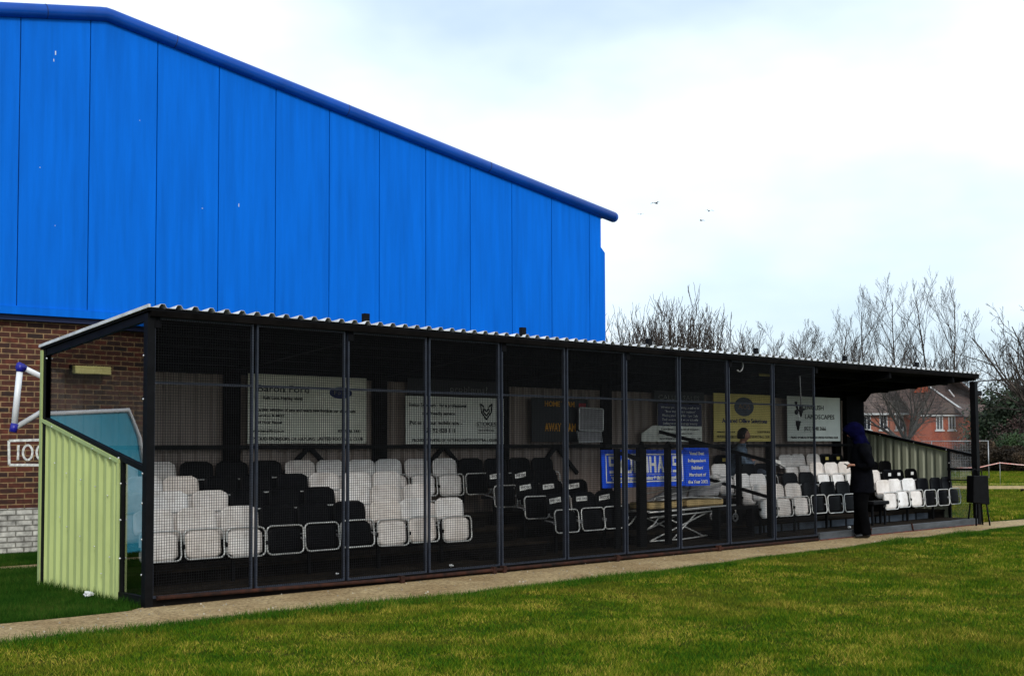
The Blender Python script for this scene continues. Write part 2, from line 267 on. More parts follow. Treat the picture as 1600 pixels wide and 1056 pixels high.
# ------------------------------------------------------------------ mesh helpers
class MB:
    def __init__(s): s.v = []; s.f = []; s.smooth = set()
    def add(s, vs_, fs, smooth=False):
        o = len(s.v); s.v += [tuple(v) for v in vs_]
        for f in fs:
            if smooth: s.smooth.add(len(s.f))
            s.f.append(tuple(i+o for i in f))
        return s
    def box(s, x0, x1, y0, y1, z0, z1):
        return s.add([(x0, y0, z0), (x1, y0, z0), (x1, y1, z0), (x0, y1, z0), (x0, y0, z1), (x1, y0, z1), (x1, y1, z1), (x0, y1, z1)],
                     [(0, 3, 2, 1), (4, 5, 6, 7), (0, 1, 5, 4), (1, 2, 6, 5), (2, 3, 7, 6), (3, 0, 4, 7)])
    def obox(s, c, size, rot=(0, 0, 0)):
        m = Euler(rot).to_matrix(); hx, hy, hz = (a/2 for a in size); c = Vector(c)
        vs_ = [c + m @ Vector((x*hx, y*hy, z*hz)) for z in (-1, 1) for y in (-1, 1) for x in (-1, 1)]
        return s.add(vs_, [(0, 2, 3, 1), (4, 5, 7, 6), (0, 1, 5, 4), (1, 3, 7, 5), (3, 2, 6, 7), (2, 0, 4, 6)])
    def bar(s, a, b, w, h=None, up=(0, 0, 1)):
        h = h or w; a = Vector(a); b = Vector(b); d = (b-a).normalized(); u = Vector(up)
        if abs(d.dot(u)) > .98: u = Vector((0, 1, 0))
        x = d.cross(u).normalized(); y = x.cross(d)
        vs_ = [p + x*(i*w/2) + y*(j*h/2) for p in (a, b) for i, j in ((-1, -1), (1, -1), (1, 1), (-1, 1))]
        return s.add(vs_, [(0, 3, 2, 1), (4, 5, 6, 7), (0, 1, 5, 4), (1, 2, 6, 5), (2, 3, 7, 6), (3, 0, 4, 7)])
    def tube(s, pts, r, n=8, closed=False, cap=True):
        pts = [Vector(p) for p in pts]; N = len(pts); rs = r if isinstance(r, (list, tuple)) else [r]*N
        rings = []; prev = None
        for i, p in enumerate(pts):
            if closed: d = (pts[(i+1) % N] - pts[i-1])
            else: d = pts[min(i+1, N-1)] - pts[max(i-1, 0)]
            d.normalize()
            if prev is None:
                u = Vector((0, 0, 1)) if abs(d.z) < .9 else Vector((0, 1, 0))
                x = d.cross(u).normalized()
            else: x = (prev - d*prev.dot(d)).normalized()
            prev = x; y = d.cross(x)
            rings.append([p + (x*math.cos(2*PI*k/n) + y*math.sin(2*PI*k/n))*rs[i] for k in range(n)])
        vs_ = [v for rg in rings for v in rg]; fs = []
        for i in range(N if closed else N-1):
            j = (i+1) % N
            for k in range(n):
                fs.append((i*n+k, i*n+(k+1) % n, j*n+(k+1) % n, j*n+k))
        s.add(vs_, fs, True)
        if cap and not closed:
            o = len(s.v) - len(vs_)
            s.f.append(tuple(o+k for k in range(n))[::-1]); s.f.append(tuple(o+(N-1)*n+k for k in range(n)))
        return s
    def prism(s, poly, axis, a, b):
        """poly: 2d points; axis 'x','y','z' extrusion from a to b"""
        def P(p, t): return {'x': (t, p[0], p[1]), 'y': (p[0], t, p[1]), 'z': (p[0], p[1], t)}[axis]
        n = len(poly); vs_ = [P(p, a) for p in poly] + [P(p, b) for p in poly]
        fs = [tuple(range(n))[::-1], tuple(range(n, 2*n))] + [(i, (i+1) % n, n+(i+1) % n, n+i) for i in range(n)]
        return s.add(vs_, fs)
    def sphere(s, c, r, n=10, m=7):
        r = r if isinstance(r, (tuple, list)) else (r, r, r); vs_ = []; fs = []
        for i in range(m+1):
            th = PI*i/m
            for k in range(n):
                ph = 2*PI*k/n
                vs_.append((c[0]+r[0]*math.sin(th)*math.cos(ph), c[1]+r[1]*math.sin(th)*math.sin(ph), c[2]+r[2]*math.cos(th)))
        for i in range(m):
            for k in range(n): fs.append((i*n+k, (i+1)*n+k, (i+1)*n+(k+1) % n, i*n+(k+1) % n))
        return s.add(vs_, fs, True)
    def build(s, name, m, parent=None, loc=None, rotz=0, bevel=0, fix=True):
        me = bpy.data.meshes.new(name); me.from_pydata(s.v, [], s.f)
        sm = [i in s.smooth for i in range(len(s.f))]
        me.polygons.foreach_set('use_smooth', sm)
        if fix:
            bm = bmesh.new(); bm.from_mesh(me); bmesh.ops.recalc_face_normals(bm, faces=bm.faces)
            if bevel: 
                es = [e for e in bm.edges if e.is_manifold and e.calc_face_angle(0) > .6]
                bmesh.ops.bevel(bm, geom=es, offset=bevel, segments=1, affect='EDGES', profile=.5)
            bm.to_mesh(me); bm.free()
        me.materials.append(M[m] if isinstance(m, str) else m)
        o = bpy.data.objects.new(name, me); COL.objects.link(o)
        if parent: o.parent = parent
        if loc: o.location = loc
        o.rotation_euler = (0, 0, rotz)
        return o
def tag(o, label=None, cat=None, group=None, kind=None):
    if label: o['label'] = label
    if cat: o['category'] = cat
    if group: o['group'] = group
    if kind: o['kind'] = kind
    return o
def thing(name, label, cat, loc=(0, 0, 0), rotz=0, group=None):
    o = bpy.data.objects.new(name, None); COL.objects.link(o); o.location = loc; o.rotation_euler = (0, 0, rotz)
    o.empty_display_size = .1
    return tag(o, label, cat, group)
def kids(o): return [c for c in ALLKIDS.get(o.name, [])]
def copy_tree(o, parent=None):
    c = o.copy(); COL.objects.link(c)
    if parent: c.parent = parent
    for ch in o.children: copy_tree(ch, c)
    return c
def lettering(name, lines, m, parent, y=-.006, ext=.001, bold=0):
    """lines: (text, x_center_or_left, z_baseline, cap_height, width or None, align). Faces -Y."""
    vs_, fs = [], []
    for (txt, x, z, h, w, al) in lines:
        cu = bpy.data.curves.new('t', 'FONT'); cu.body = txt; cu.size = h/.70; cu.extrude = ext; cu.offset = bold; cu.resolution_u = 2
        ob = bpy.data.objects.new('t', cu); me = bpy.data.meshes.new_from_object(ob)
        if len(me.vertices) == 0: continue
        co = np.array([v.co[:] for v in me.vertices]); x0, x1 = co[:, 0].min(), co[:, 0].max(); sx = (w/(x1-x0)) if w else 1
        off = {'l': 0, 'c': -(x1-x0)*sx/2, 'r': -(x1-x0)*sx}[al]
        o = len(vs_)
        for v in co: vs_.append((x+off+(v[0]-x0)*sx, y-v[2], z+v[1]))
        for p in me.polygons: fs.append(tuple(o+i for i in p.vertices))
        bpy.data.objects.remove(ob); bpy.data.curves.remove(cu); bpy.data.meshes.remove(me)
    mb = MB(); mb.add(vs_, fs); return mb.build(name, m, parent, fix=False)
def rrect(w, h, r, n=5):
    pts = []
    for cx, cz, a0 in ((w/2-r, h/2-r, 0), (-w/2+r, h/2-r, 90), (-w/2+r, -h/2+r, 180), (w/2-r, -h/2+r, 270)):
        for k in range(n+1):
            a = R_(a0+90*k/n); pts.append((cx+r*math.cos(a), cz+r*math.sin(a)))
    return pts

# ================================================================== GROUND
mb = MB(); mb.add([(-150, -150, 0), (500, -150, 0), (500, 500, 0), (-150, 500, 0)], [(0, 1, 2, 3)])
tag(mb.build('ground', 'soil'), kind='structure')
rng = np.random.default_rng(3)
def edge_front(x):
    return -1.0 - .3*math.exp(-((x-4)/4.5)**2) + (.16*min(1, max(0, (x-9)/8))) + .035*math.sin(x*1.7+.5) + .02*math.sin(x*4.3)
def edge_back(x):
    if x > 15.9: return .22 - .1*(x-16.6)
    return (-.10 + .03*math.sin(x*2.1)) if x < -.2 else (.05 if x < 15.9 else .2)
mb = MB(); xs = np.arange(-9, 40, .25)
vs_ = []; fs = []
for i, x in enumerate(xs): vs_ += [(x, edge_front(x), .008), (x, (edge_front(x)+edge_back(x))/2, .012), (x, edge_back(x), .010)]
for i in range(len(xs)-1):
    a = i*3; fs += [(a, a+3, a+4, a+1), (a+1, a+4, a+5, a+2)]
mb.add(vs_, fs); tag(mb.build('path', 'path'), kind='structure')
mb = MB(); mb.add([(-12, 4.45, .006), (6, 4.2, .006), (6, 4.75, .006), (-12, 5.0, .006)], [(0, 1, 2, 3)])
tag(mb.build('side_path', 'path'), kind='structure')
def far(u, v, z=0):   # metres right of, and beyond, a spot on the camera's level
    return (CAM.x + F.x/math.cos(PITCH)*v + Rv.x*u, CAM.y + F.y/math.cos(PITCH)*v + Rv.y*u, z)
mb = MB(); pts = []
for i in range(13):
    u = 12 + i*2.2; pts.append((far(u, 41.5+.5*math.sin(i)), far(u, 46+.8*math.sin(i*1.3+1))))
vs_ = []
for a, b in pts: vs_ += [(a[0], a[1], .006), (b[0], b[1], .006)]
mb.add(vs_, [(2*i, 2*i+2, 2*i+3, 2*i+1) for i in range(12)]); tag(mb.build('worn_pitch', 'dry'), kind='structure')

def blades(name, pts, hgt, wid, m, seed=0, lean=.35):
    r = np.random.default_rng(seed); n = len(pts)
    h = hgt if isinstance(hgt, np.ndarray) else np.full(n, hgt)
    h = h*(.55+.75*r.random(n)); w = wid*(.7+.6*r.random(n)) if not isinstance(wid, np.ndarray) else wid
    a = r.random(n)*2*PI; b = r.random(n)*2*PI; ln = h*lean*(.3+1.4*r.random(n))
    base = np.zeros((n, 3)); base[:, :2] = pts; base[:, 2] = .0
    dx = np.stack([np.cos(a), np.sin(a), np.zeros(n)], 1)*w[:, None]/2
    tip = base.copy(); tip[:, 0] += np.cos(b)*ln; tip[:, 1] += np.sin(b)*ln; tip[:, 2] = h
    V = np.empty((n, 3, 3)); V[:, 0] = base-dx; V[:, 1] = base+dx; V[:, 2] = tip
    me = bpy.data.meshes.new(name); me.vertices.add(3*n); me.vertices.foreach_set('co', V.ravel().astype(np.float32))
    me.loops.add(3*n); me.loops.foreach_set('vertex_index', np.arange(3*n, dtype=np.int32))
    me.polygons.add(n); me.polygons.foreach_set('loop_start', np.arange(0, 3*n, 3, dtype=np.int32)); me.polygons.foreach_set('loop_total', np.full(n, 3, dtype=np.int32))
    me.update(); me.validate(); me.materials.append(M[m])
    o = bpy.data.objects.new(name, me); COL.objects.link(o); return tag(o, kind='stuff')
cam2 = np.array([CAM.x, CAM.y])
def wedge(n, d0, d1, a0, a1, power):
    """points in a fan in front of the spot where one stands; a in tangent units"""
    d = d0 + (d1-d0)*rng.random(n)**power; t = a0 + (a1-a0)*rng.random(n)
    fx, fy = F.x/math.cos(PITCH), F.y/math.cos(PITCH)
    return np.stack([cam2[0]+fx*d+Rv.x*d*t, cam2[1]+fy*d+Rv.y*d*t], 1)
ef = np.vectorize(edge_front); eb = np.vectorize(edge_back)
p = wedge(1500000, 6.5, 26, -.55, .56, 1.25)
p = p[p[:, 1] < ef(p[:, 0]) + rng.normal(0, .02, len(p))]
def vnoise(P, s, seed):
    r = np.random.default_rng(seed); g = r.random((256, 256)); q = (P*s) % 255; i = q.astype(int); f = q-i; f = f*f*(3-2*f)
    a = g[i[:, 0], i[:, 1]]; b = g[i[:, 0]+1, i[:, 1]]; c = g[i[:, 0], i[:, 1]+1]; d = g[i[:, 0]+1, i[:, 1]+1]
    return (a*(1-f[:, 0])+b*f[:, 0])*(1-f[:, 1])+(c*(1-f[:, 0])+d*f[:, 0])*f[:, 1]
P100 = p + 400
hh = .014 + .020*vnoise(P100, 1.9, 1)**2 + .024*vnoise(P100, 7.1, 2)**2
dist = np.hypot(*(p-cam2).T); ww = .0022 + .00034*dist
keep = rng.random(len(p)) < (.30 + .70*vnoise(P100, 9.3, 5))
blades('lawn_grass', p[keep], hh[keep], ww[keep]*(.7+.6*rng.random(keep.sum())), 'blade', 11, .7)
# longer uncut fringe along the path
n = 90000; x = -4 + 30*rng.random(n)**.8; cl = vnoise(np.stack([x+50, x*0+3.3], 1), 1.4, 9)
y = ef(x) + .03 - rng.random(n)**1.8*(.12+.4*cl)
blades('fringe_grass', np.stack([x, y], 1), .03+.085*cl**1.5*rng.random(n), .0055, 'blade_lush', 12, .6)
# left side lawn between the path, the stand and the hall
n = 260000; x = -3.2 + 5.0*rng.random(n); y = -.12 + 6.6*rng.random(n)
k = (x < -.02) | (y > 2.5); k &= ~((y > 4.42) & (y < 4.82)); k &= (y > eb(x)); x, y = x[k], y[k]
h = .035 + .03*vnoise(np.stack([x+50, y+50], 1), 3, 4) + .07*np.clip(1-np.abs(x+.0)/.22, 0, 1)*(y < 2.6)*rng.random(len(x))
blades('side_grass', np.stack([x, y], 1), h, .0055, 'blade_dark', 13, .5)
# loose grit on the path
mb = MB(); r = random.Random(8)
for i in range(900):
    x = -3+21*r.random(); q = r.random(); y = edge_front(x)+.02+(edge_back(x)-edge_front(x)-.06)*(q**.5 if r.random() < .6 else q*.3); s_ = .004+.010*r.random()**3; a = r.random()*3
    mb.add([(x+s_*math.cos(a), y+s_*math.sin(a), .010), (x+s_*math.cos(a+2.1), y+s_*math.sin(a+2.1), .010), (x+s_*math.cos(a+4.2), y+s_*math.sin(a+4.2), .010), (x, y, .012+s_*1.1)], [(0, 1, 3), (1, 2, 3), (2, 0, 3)])
tag(mb.build('path_grit', 'grit', fix=False), kind='stuff')
# grass creeping onto the path edges
n = 5000; x = -3+24*rng.random(n); cl = vnoise(np.stack([x+20, x*0+7.7], 1), 2.3, 19); k = cl > .55; x = x[k]
blades('creeping_grass', np.stack([x, np.where(rng.random(len(x)) < .6, ef(x)+.02+.10*rng.random(len(x))**2, eb(x)-.02-.05*rng.random(len(x)))], 1), .03, .005, 'blade_lush', 21, .8)
# beyond the right end
n = 300000; p = wedge(n, 20, 62, .36, .60, 1.1)
k = (p[:, 1] > .35) | (p[:, 1] < -1); k &= p[:, 0] > 16.3
dd = (p-cam2) @ np.array([F.x, F.y])/math.cos(PITCH); k &= ~((dd > 41.8) & (dd < 45.8) & (rng.random(n) < .93))
k &= (p[:, 1] > eb(p[:, 0])+.02)
blades('field_grass', p[k], .05+.05*vnoise(p[k]+300, .8, 3), .02, 'blade', 14, .6)

# ================================================================== SPORTS HALL
BA = -R_(5.8755)
hall = thing('sports_hall', 'tall blue panelled hall with rounded gable edge over a dark brick base', 'building', (1.3, 6.6, 0), BA)
seams = [-8.6+.957*i for i in range(0, 9)]
seams = [-9.6, -8.65, -7.7, -6.75, -5.8, -4.84, -3.88, -2.93, -1.98, -1.03, -.08, .89, 1.89, 2.87, 3.83, 4.79, 5.74, 6.67, 7.61, 8.54, 9.47, 10.4, 10.7]
def roofz(u): return 7.79 - .19*(u-1.1) if u > 1.1 else 7.79 + .17*(u-1.1)
mb = MB()
for i in range(len(seams)-1):
    a, b = seams[i]+.007, seams[i+1]-.007
    poly = [(a, 3.42), (b, 3.42), (b, roofz(b)-.02)] + ([(1.1, 7.77)] if a < 1.1 < b else []) + [(a, roofz(a)-.02)]
    mb.prism(poly, 'y', -.06, -.02)
mb.build('cladding', 'blue', hall)
mb = MB(); mb.prism([(-9.6, 3.3), (10.68, 3.3), (10.68, roofz(10.68)-.03), (1.1, 7.76), (-9.6, roofz(-9.6)-.03)], 'y', -.018, .1)
mb.build('backing', 'blue_dark', hall)
mb = MB(); mb.box(-9.6, 10.72, -.10, -.003, 3.31, 3.41); mb.box(-9.6, 10.72, -.085, -.003, 3.413, 3.43); mb.build('flashing', 'blue', hall)
mb = MB(); mb.box(-9.6, 10.68, -.01, .3, 3.24, 3.306); mb.build('soffit', 'blue_dark', hall)
mb = MB(); pts = [(-9.6, -.08, roofz(-9.6)), (-4, -.08, roofz(-4)), (1.02, -.08, 7.775), (1.1, -.08, 7.785), (1.18, -.08, 7.775), (6, -.08, roofz(6)), (11.0, -.08, roofz(11.0))]
mb.tube(pts,   .102, 16); mb.sphere(pts[-1],   .102, 16, 9)
mb.build('roof_edge', 'blue_trim', hall)
for u in (-2.6, .25, 2.15, 5.1, 8.0):
    z = roofz(u); s = -.19 if u > 1.1 else .17
    mb = MB(); mb.tube([(u-.006, -.08, z-.006*s), (u+.006, -.08, z+.006*s)], .1035, 16); mb.build('edge_joint', 'blue_dark', hall)
mb = MB(); mb.box(10.70, 10.83, -.02, 12, 1, 5.2); mb.prism([(10.70, 5.2), (10.83, 5.2), (10.70, 5.33)], 'y', -.02, 12); mb.build('side_cladding', 'blue', hall)
mb = MB(); mb.add([(1.1, -.05, 7.80), (11.0, -.05, roofz(11)+.02), (11.0, 24, roofz(11)+.02), (1.1, 24, 7.80)], [(0, 1, 2, 3)])
mb.add([(1.1, -.05, 7.80), (-9.6, -.05, roofz(-9.6)+.02), (-9.6, 24, roofz(-9.6)+.02), (1.1, 24, 7.80)], [(0, 3, 2, 1)]); mb.build('roof', 'roof_grey', hall)
mb = MB(); mb.box(-9.6, 10.66, .12, .35, 0, 3.3); mb.build('brick_wall', 'brick', hall)
mb = MB(); mb.box(10.45, 10.69, .2, 23.9, 0, 6.0); mb.box(-9.6, -9.4, .36, 23.9, 0, 5.6); mb.box(-9.3, 10.4, 23.7, 23.9, 0, 5.9); mb.build('side_wall', 'blue', hall)
mb = MB(); mb.box(-9.6, 10.66, .114, .12, 0, .62); mb.build('painted_plinth', 'brick_white', hall)
# painted box with 100
ps = MB()
def stroke(mb, pts, w, y):
    for a, b in zip(pts[:-1], pts[1:]):
        mb.bar((a[0], y, a[1]), (b[0], y, b[1]), .004, w, up=(b[1]-a[1]+1e-6, 0, -(b[0]-a[0])))
bx = -.10
def ell(cx, cz, rx, rz, n=12): return [(cx+rx*math.sin(2*PI*k/n), cz+rz*math.cos(2*PI*k/n)) for k in range(n+1)]
stroke(ps, [(bx, 1.225), (bx-.01, 1.56), (bx+.55, 1.575), (bx+.56, 1.215), (bx, 1.225)], .035, .116)
stroke(ps, [(bx+.115, 1.29), (bx+.12, 1.50)], .03, .1165)
stroke(ps, ell(bx+.245, 1.395, .065, .105), .03, .117); stroke(ps, ell(bx+.43, 1.395, .065, .105), .03, .117)
ps.build('painted_number', 'white_paint', hall, fix=False)
for u, z, w, h in ((.39, 7.05, .015, .06), (.37, 6.95, .01, .04), (.2, 5.4, .012, .012), (2.6, 5.1, .02, .01), (3.2, 5.2, .012, .05), (.42, 4.6, .01, .01), (1.62, 6.3, .01, .01)):
    mb = MB(); mb.box(u, u+w, -.0625, -.061, z, z+h); mb.build('bird_dropping', 'bird_marks', hall)
# cream bulkhead light on the brick further left
wl = thing('wall_light', 'cream bulkhead light on the dark brick wall left of the stand', 'wall light', (-2.5, 6.97, 2.60), BA)
mb = MB(); mb.box(-.3, .3, -.09, 0, -.06, .06); mb.build('cover', 'lamp_cream', wl, bevel=.01)
mb = MB(); mb.box(-.32, .32, 0, .05, -.07, .07); mb.build('base', 'black', wl)
# light blue container with pale rim
sh = thing('storage_container', 'light blue storage container with a pale rim, left of the stand', 'container', (-1.85, 5.4, 0))
mb = MB(); mb.prism([(-.85, 0), (.6, 0), (.6, 1.90), (-.48, 1.96), (-.66, 1.6)], 'y', 0, 1.0); mb.build('body', 'teal', sh)
mb = MB(); mb.tube([(-.84, -.01, .6), (-.67, -.01, 1.6), (-.50, -.01, 1.97), (.61, -.01, 1.91), (.62, -.01, 1.3)], .03, 8); mb.build('rim', 'pipe_white', sh)

# ================================================================== SPECTATOR STAND
SL = 16.0; BAY = 1.08; HT = 2.70; HB = 2.50; DP = 2.38
st = thing('spectator_stand', 'long low black stand with a wire mesh front, white roof edge and pale green end', 'stand')
def roof_z(y): return 2.72 - .083*y
# corrugated roof
def corr(x0, x1, pitch, h, fn, flat=.45, t=.0):
    """trapezoid profile points along a line"""
    pts = []; x = x0
    a = pitch*flat; b = pitch*(1-flat)
    while x < x1:
        for dx, dz in ((0, 0), (a, 0), (a+b*.28, h), (a+b*.72, h)):
            if x+dx <= x1: pts.append((x+dx, dz))
        x += pitch
    pts.append((x1, 0)); return pts
prof = corr(-.05, SL+.07, .165, .034, None, .5)
mb = MB(); vs_ = []; n = len(prof)
for y in (-.085, DP+.06):
    for x, dz in prof: vs_.append((x, y, roof_z(y)+.012+dz))
for y in (-.085, DP+.06):
    for x, dz in prof: vs_.append((x, y, roof_z(y)+.009+dz))
fs = [(i, i+1, n+i+1, n+i) for i in range(n-1)] + [(2*n+i, 3*n+i, 3*n+i+1, 2*n+i+1) for i in range(n-1)] + [(i, 2*n+i, 2*n+i+1, i+1) for i in range(n-1)]
mb.add(vs_, fs); roof = mb.build('roof', 'roof_sheet', st, fix=False)
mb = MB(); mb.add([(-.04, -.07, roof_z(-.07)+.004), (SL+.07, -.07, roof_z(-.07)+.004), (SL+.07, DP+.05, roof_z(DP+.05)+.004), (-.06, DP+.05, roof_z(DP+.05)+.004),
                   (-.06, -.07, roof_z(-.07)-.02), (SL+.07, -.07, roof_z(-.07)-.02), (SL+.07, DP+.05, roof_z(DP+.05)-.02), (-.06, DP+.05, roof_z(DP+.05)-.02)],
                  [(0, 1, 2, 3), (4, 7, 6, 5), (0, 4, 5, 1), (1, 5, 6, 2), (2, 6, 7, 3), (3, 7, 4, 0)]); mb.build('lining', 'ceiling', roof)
for X in (-.06, SL+.08): mb = MB(); mb.bar((X, -.09, roof_z(-.09)+.02), (X, DP+.07, roof_z(DP+.07)+.02), .02, .03); mb.build('verge_trim', 'roof_sheet', roof)
mb = MB(); mb.box(-.03, SL+.05, -.075, -.035, 2.655, 2.705); mb.build('fascia', 'fascia', roof)
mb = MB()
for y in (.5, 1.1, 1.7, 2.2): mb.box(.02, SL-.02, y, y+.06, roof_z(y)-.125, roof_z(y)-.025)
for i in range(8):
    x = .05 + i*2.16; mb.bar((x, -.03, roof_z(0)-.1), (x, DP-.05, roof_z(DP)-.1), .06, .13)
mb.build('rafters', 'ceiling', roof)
# posts
mb = MB(); mb.box(-.045, .03, -.03, .05, -.02, 2.68); mb.build('corner_post', 'black', st)
mb = MB(); mb.bar((SL+.02, 0, 0), (SL-.02, 0, 2.6), .11, .10, up=(0, 1, 0)); mb.build('corner_post', 'black', st)
mb = MB(); mb.box(-.045, .02, DP-.06, DP, 0, 2.5); mb.build('back_post', 'black', st)
for i in range(1, 8):
    x = 2.16*i; mb = MB(); mb.box(x-.1, x+.1, DP-.10, DP-.035, .02, 2.5)
    mb.build('back_post', 'wood_dark', st)
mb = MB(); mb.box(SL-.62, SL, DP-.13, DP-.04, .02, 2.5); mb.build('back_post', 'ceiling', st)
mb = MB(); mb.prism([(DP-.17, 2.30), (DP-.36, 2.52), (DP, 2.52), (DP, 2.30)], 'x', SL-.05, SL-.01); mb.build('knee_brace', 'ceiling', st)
# back wall
prof = corr(0, SL, .20, .036, None, .55)
mb = MB(); n = len(prof); vs_ = [(x, DP+.0-dz, 0) for x, dz in prof] + [(x, DP-dz, 2.31) for x, dz in prof]
mb.add(vs_, [(i, i+1, n+i+1, n+i) for i in range(n-1)]); mb.build('back_wall', 'reverse', st, fix=False)
mb = MB(); mb.box(0, SL, DP-.03, DP+.03, 2.312, 2.52); mb.build('shade_board', 'ceiling', st)  # dark board added where the roof shades the wall top
mb = MB(); mb.box(0.02, SL-.02, DP-.145, DP-.105, 1.435, 1.48); mb.build('wall_rail', 'black', st)
for x in (3.24, 5.4, 7.56, 11.9):
    for sg in (-1, 1): mb = MB(); mb.bar((x+.02*sg, DP-.06, 1.44), (x+.44*sg, DP-.06, 1.05), .05, .05); mb.build('wall_brace', 'black', st)
# tiers
tz = [.12, .263, .406, .549]; ty = [0.0, .60, 1.18, 1.76, DP]
mb = MB()
for k in range(4):
    nb = 4
    for j in range(nb):
        y0 = ty[k] + (ty[k+1]-ty[k])*j/nb; y1 = ty[k] + (ty[k+1]-ty[k])*(j+1)/nb - .006
        mb.box(.0 if k else .02, SL-.02, y0+(.045 if (k == 0 and j == 0) else 0), y1, tz[k]-.03, tz[k])
mb.build('tread_boards', 'deck', st)
mb = MB()
for k in range(1, 4): mb.box(.0, SL-.02, ty[k]+.022, ty[k]+.05, 0, tz[k]-.031)
mb.build('riser_boards', 'wood_dark', st)
mb = MB(); x = 9.9
while x < SL-.7:
    mb.box(x, x+.40, ty[1]+.005, ty[1]+.021, .125, .231); x += .46
mb.build('riser_panels', 'slate', st)
mb = MB(); mb.box(10.85, SL-.05, -.045, .044, .02, .125); mb.build('sill_board', 'sill', st, bevel=.006)
mb = MB(); mb.box(10.85, SL-.03, -.062, -.046, .004, .026); mb.build('sill_stain', 'redline', st)
mb = MB(); mb.obox((13.6, -.055, .075), (.02, .02, .15), (0, R_(-22), 0)); mb.obox((12.28, -.055, .07), (.02, .02, .12), (0, R_(15), 0)); mb.build('bracket', 'rust', st)
mb = MB(); mb.box(.03, 10.82, -.03, .04, .004, .085); mb.build('base_plate', 'wood_dark', st)
mb = MB(); mb.tube([(.05, -.075, .095), (2.75, -.08, .055), (2.8, -.08, .055)], .020, 10); mb.build('scaffold_tube', 'rust', st)
mb = MB(); mb.tube([(2.86, -.08, .052), (6.2, -.08, .048)], .021, 10); mb.build('scaffold_tube', 'rust', st)
mb = MB(); mb.tube([(6.26, -.08, .048), (10.75, -.075, .035)], .021, 10); mb.build('scaffold_tube', 'rust', st)
for x, rz in ((2.83, 0), (4.15, .2), (4.3, 0), (6.23, .3), (8.3, .1)):
    mb = MB(); mb.obox((x, -.08, .05), (.05, .075, .08), (0, rz, 0)); mb.build('clamp', 'rust', st, bevel=.006)
# mesh panels : frame > wire_mesh
PIT = .0252
def mesh_panel(i):
    x0, x1 = i*BAY+.018, (i+1)*BAY-.018; y = -.005; zt, zb = 2.655, .085
    mb = MB(); w = .019 if i < 9 else .014; r = random.Random(i)
    if i == 9: x1 = 10.80
    mb.box(x0, x0+w, y-.018, y+.018, zb, zt); mb.box(x1-w, x1, y-.018, y+.018, zb, zt)
    mb.box(x0+w, x1-w, y-.016, y+.016, zb, zb+.022); mb.box(x0+w, x1-w, y-.016, y+.016, zt-.02, zt)
    mb.box(x0+w, x1-w, y-.014, y+.014, 2.043, 2.065)
    fr = mb.build('mesh_frame', 'navy_steel', st)
    wm = MB(); t = .0016
    nx = int((x1-x0-2*w)/PIT); nz = int((zt-zb-.04)/PIT)
    for a in range(1, nx+1):
        x = x0+w+a*(x1-x0-2*w)/(nx+1); dx = r.gauss(0, .0012)
        wm.add([(x-t+dx, y-.024-t, zb+.01), (x+t+dx, y-.024-t, zb+.01), (x+t+dx, y-.024+t, zb+.01), (x-t+dx, y-.024+t, zb+.01),
                (x-t-dx, y-.024-t, zt-.005), (x+t-dx, y-.024-t, zt-.005), (x+t-dx, y-.024+t, zt-.005), (x-t-dx, y-.024+t, zt-.005)],
               [(0, 1, 5, 4), (1, 2, 6, 5), (2, 3, 7, 6), (3, 0, 4, 7)])
    ph = [r.random()*6.28 for _ in range(4)]
    for a in range(1, nz+1):
        z = zb+.02+a*(zt-zb-.04)/(nz+1); yy = y-.0215+t; ns = 6; vv = []; ff = []
        for q in range(ns+1):
            u = q/ns; x = x0+.004+(x1-x0-.008)*u; dz = .0035*math.sin(PI*u)*math.sin(z*3.1+ph[0])+.0018*math.sin(u*9+z*5+ph[1])+r.gauss(0, .0006); dy = .004*math.sin(PI*u)*math.sin(z*2.3+ph[2])
            vv += [(x, yy-t+dy, z-t+dz), (x, yy+t+dy, z-t+dz), (x, yy+t+dy, z+t+dz), (x, yy-t+dy, z+t+dz)]
        for q in range(ns): o = q*4; ff += [(o, o+4, o+5, o+1), (o+1, o+5, o+6, o+2), (o+2, o+6, o+7, o+3), (o+3, o+7, o+4, o)]
        wm.add(vv, ff)
    wm.build('wire_mesh', 'wire', fr, fix=False)
for i in range(10): mesh_panel(i)
# roof-edge brackets (stand up above the sheet)
for x in (2.42, 4.70, 6.98, 9.34, 11.7, 13.95):
    mb = MB(); z = 2.735
    mb.box(x-.035, x-.02, -.02, .03, z-.05, z+.125); mb.box(x+.02, x+.035, -.02, .03, z-.05, z+.125); mb.box(x-.02, x+.02, -.02, -.008, z-.05, z+.125); mb.box(x-.02, x+.02, -.007, .03, z+.06, z+.075)
    mb.build('roof_bracket', 'black', st)
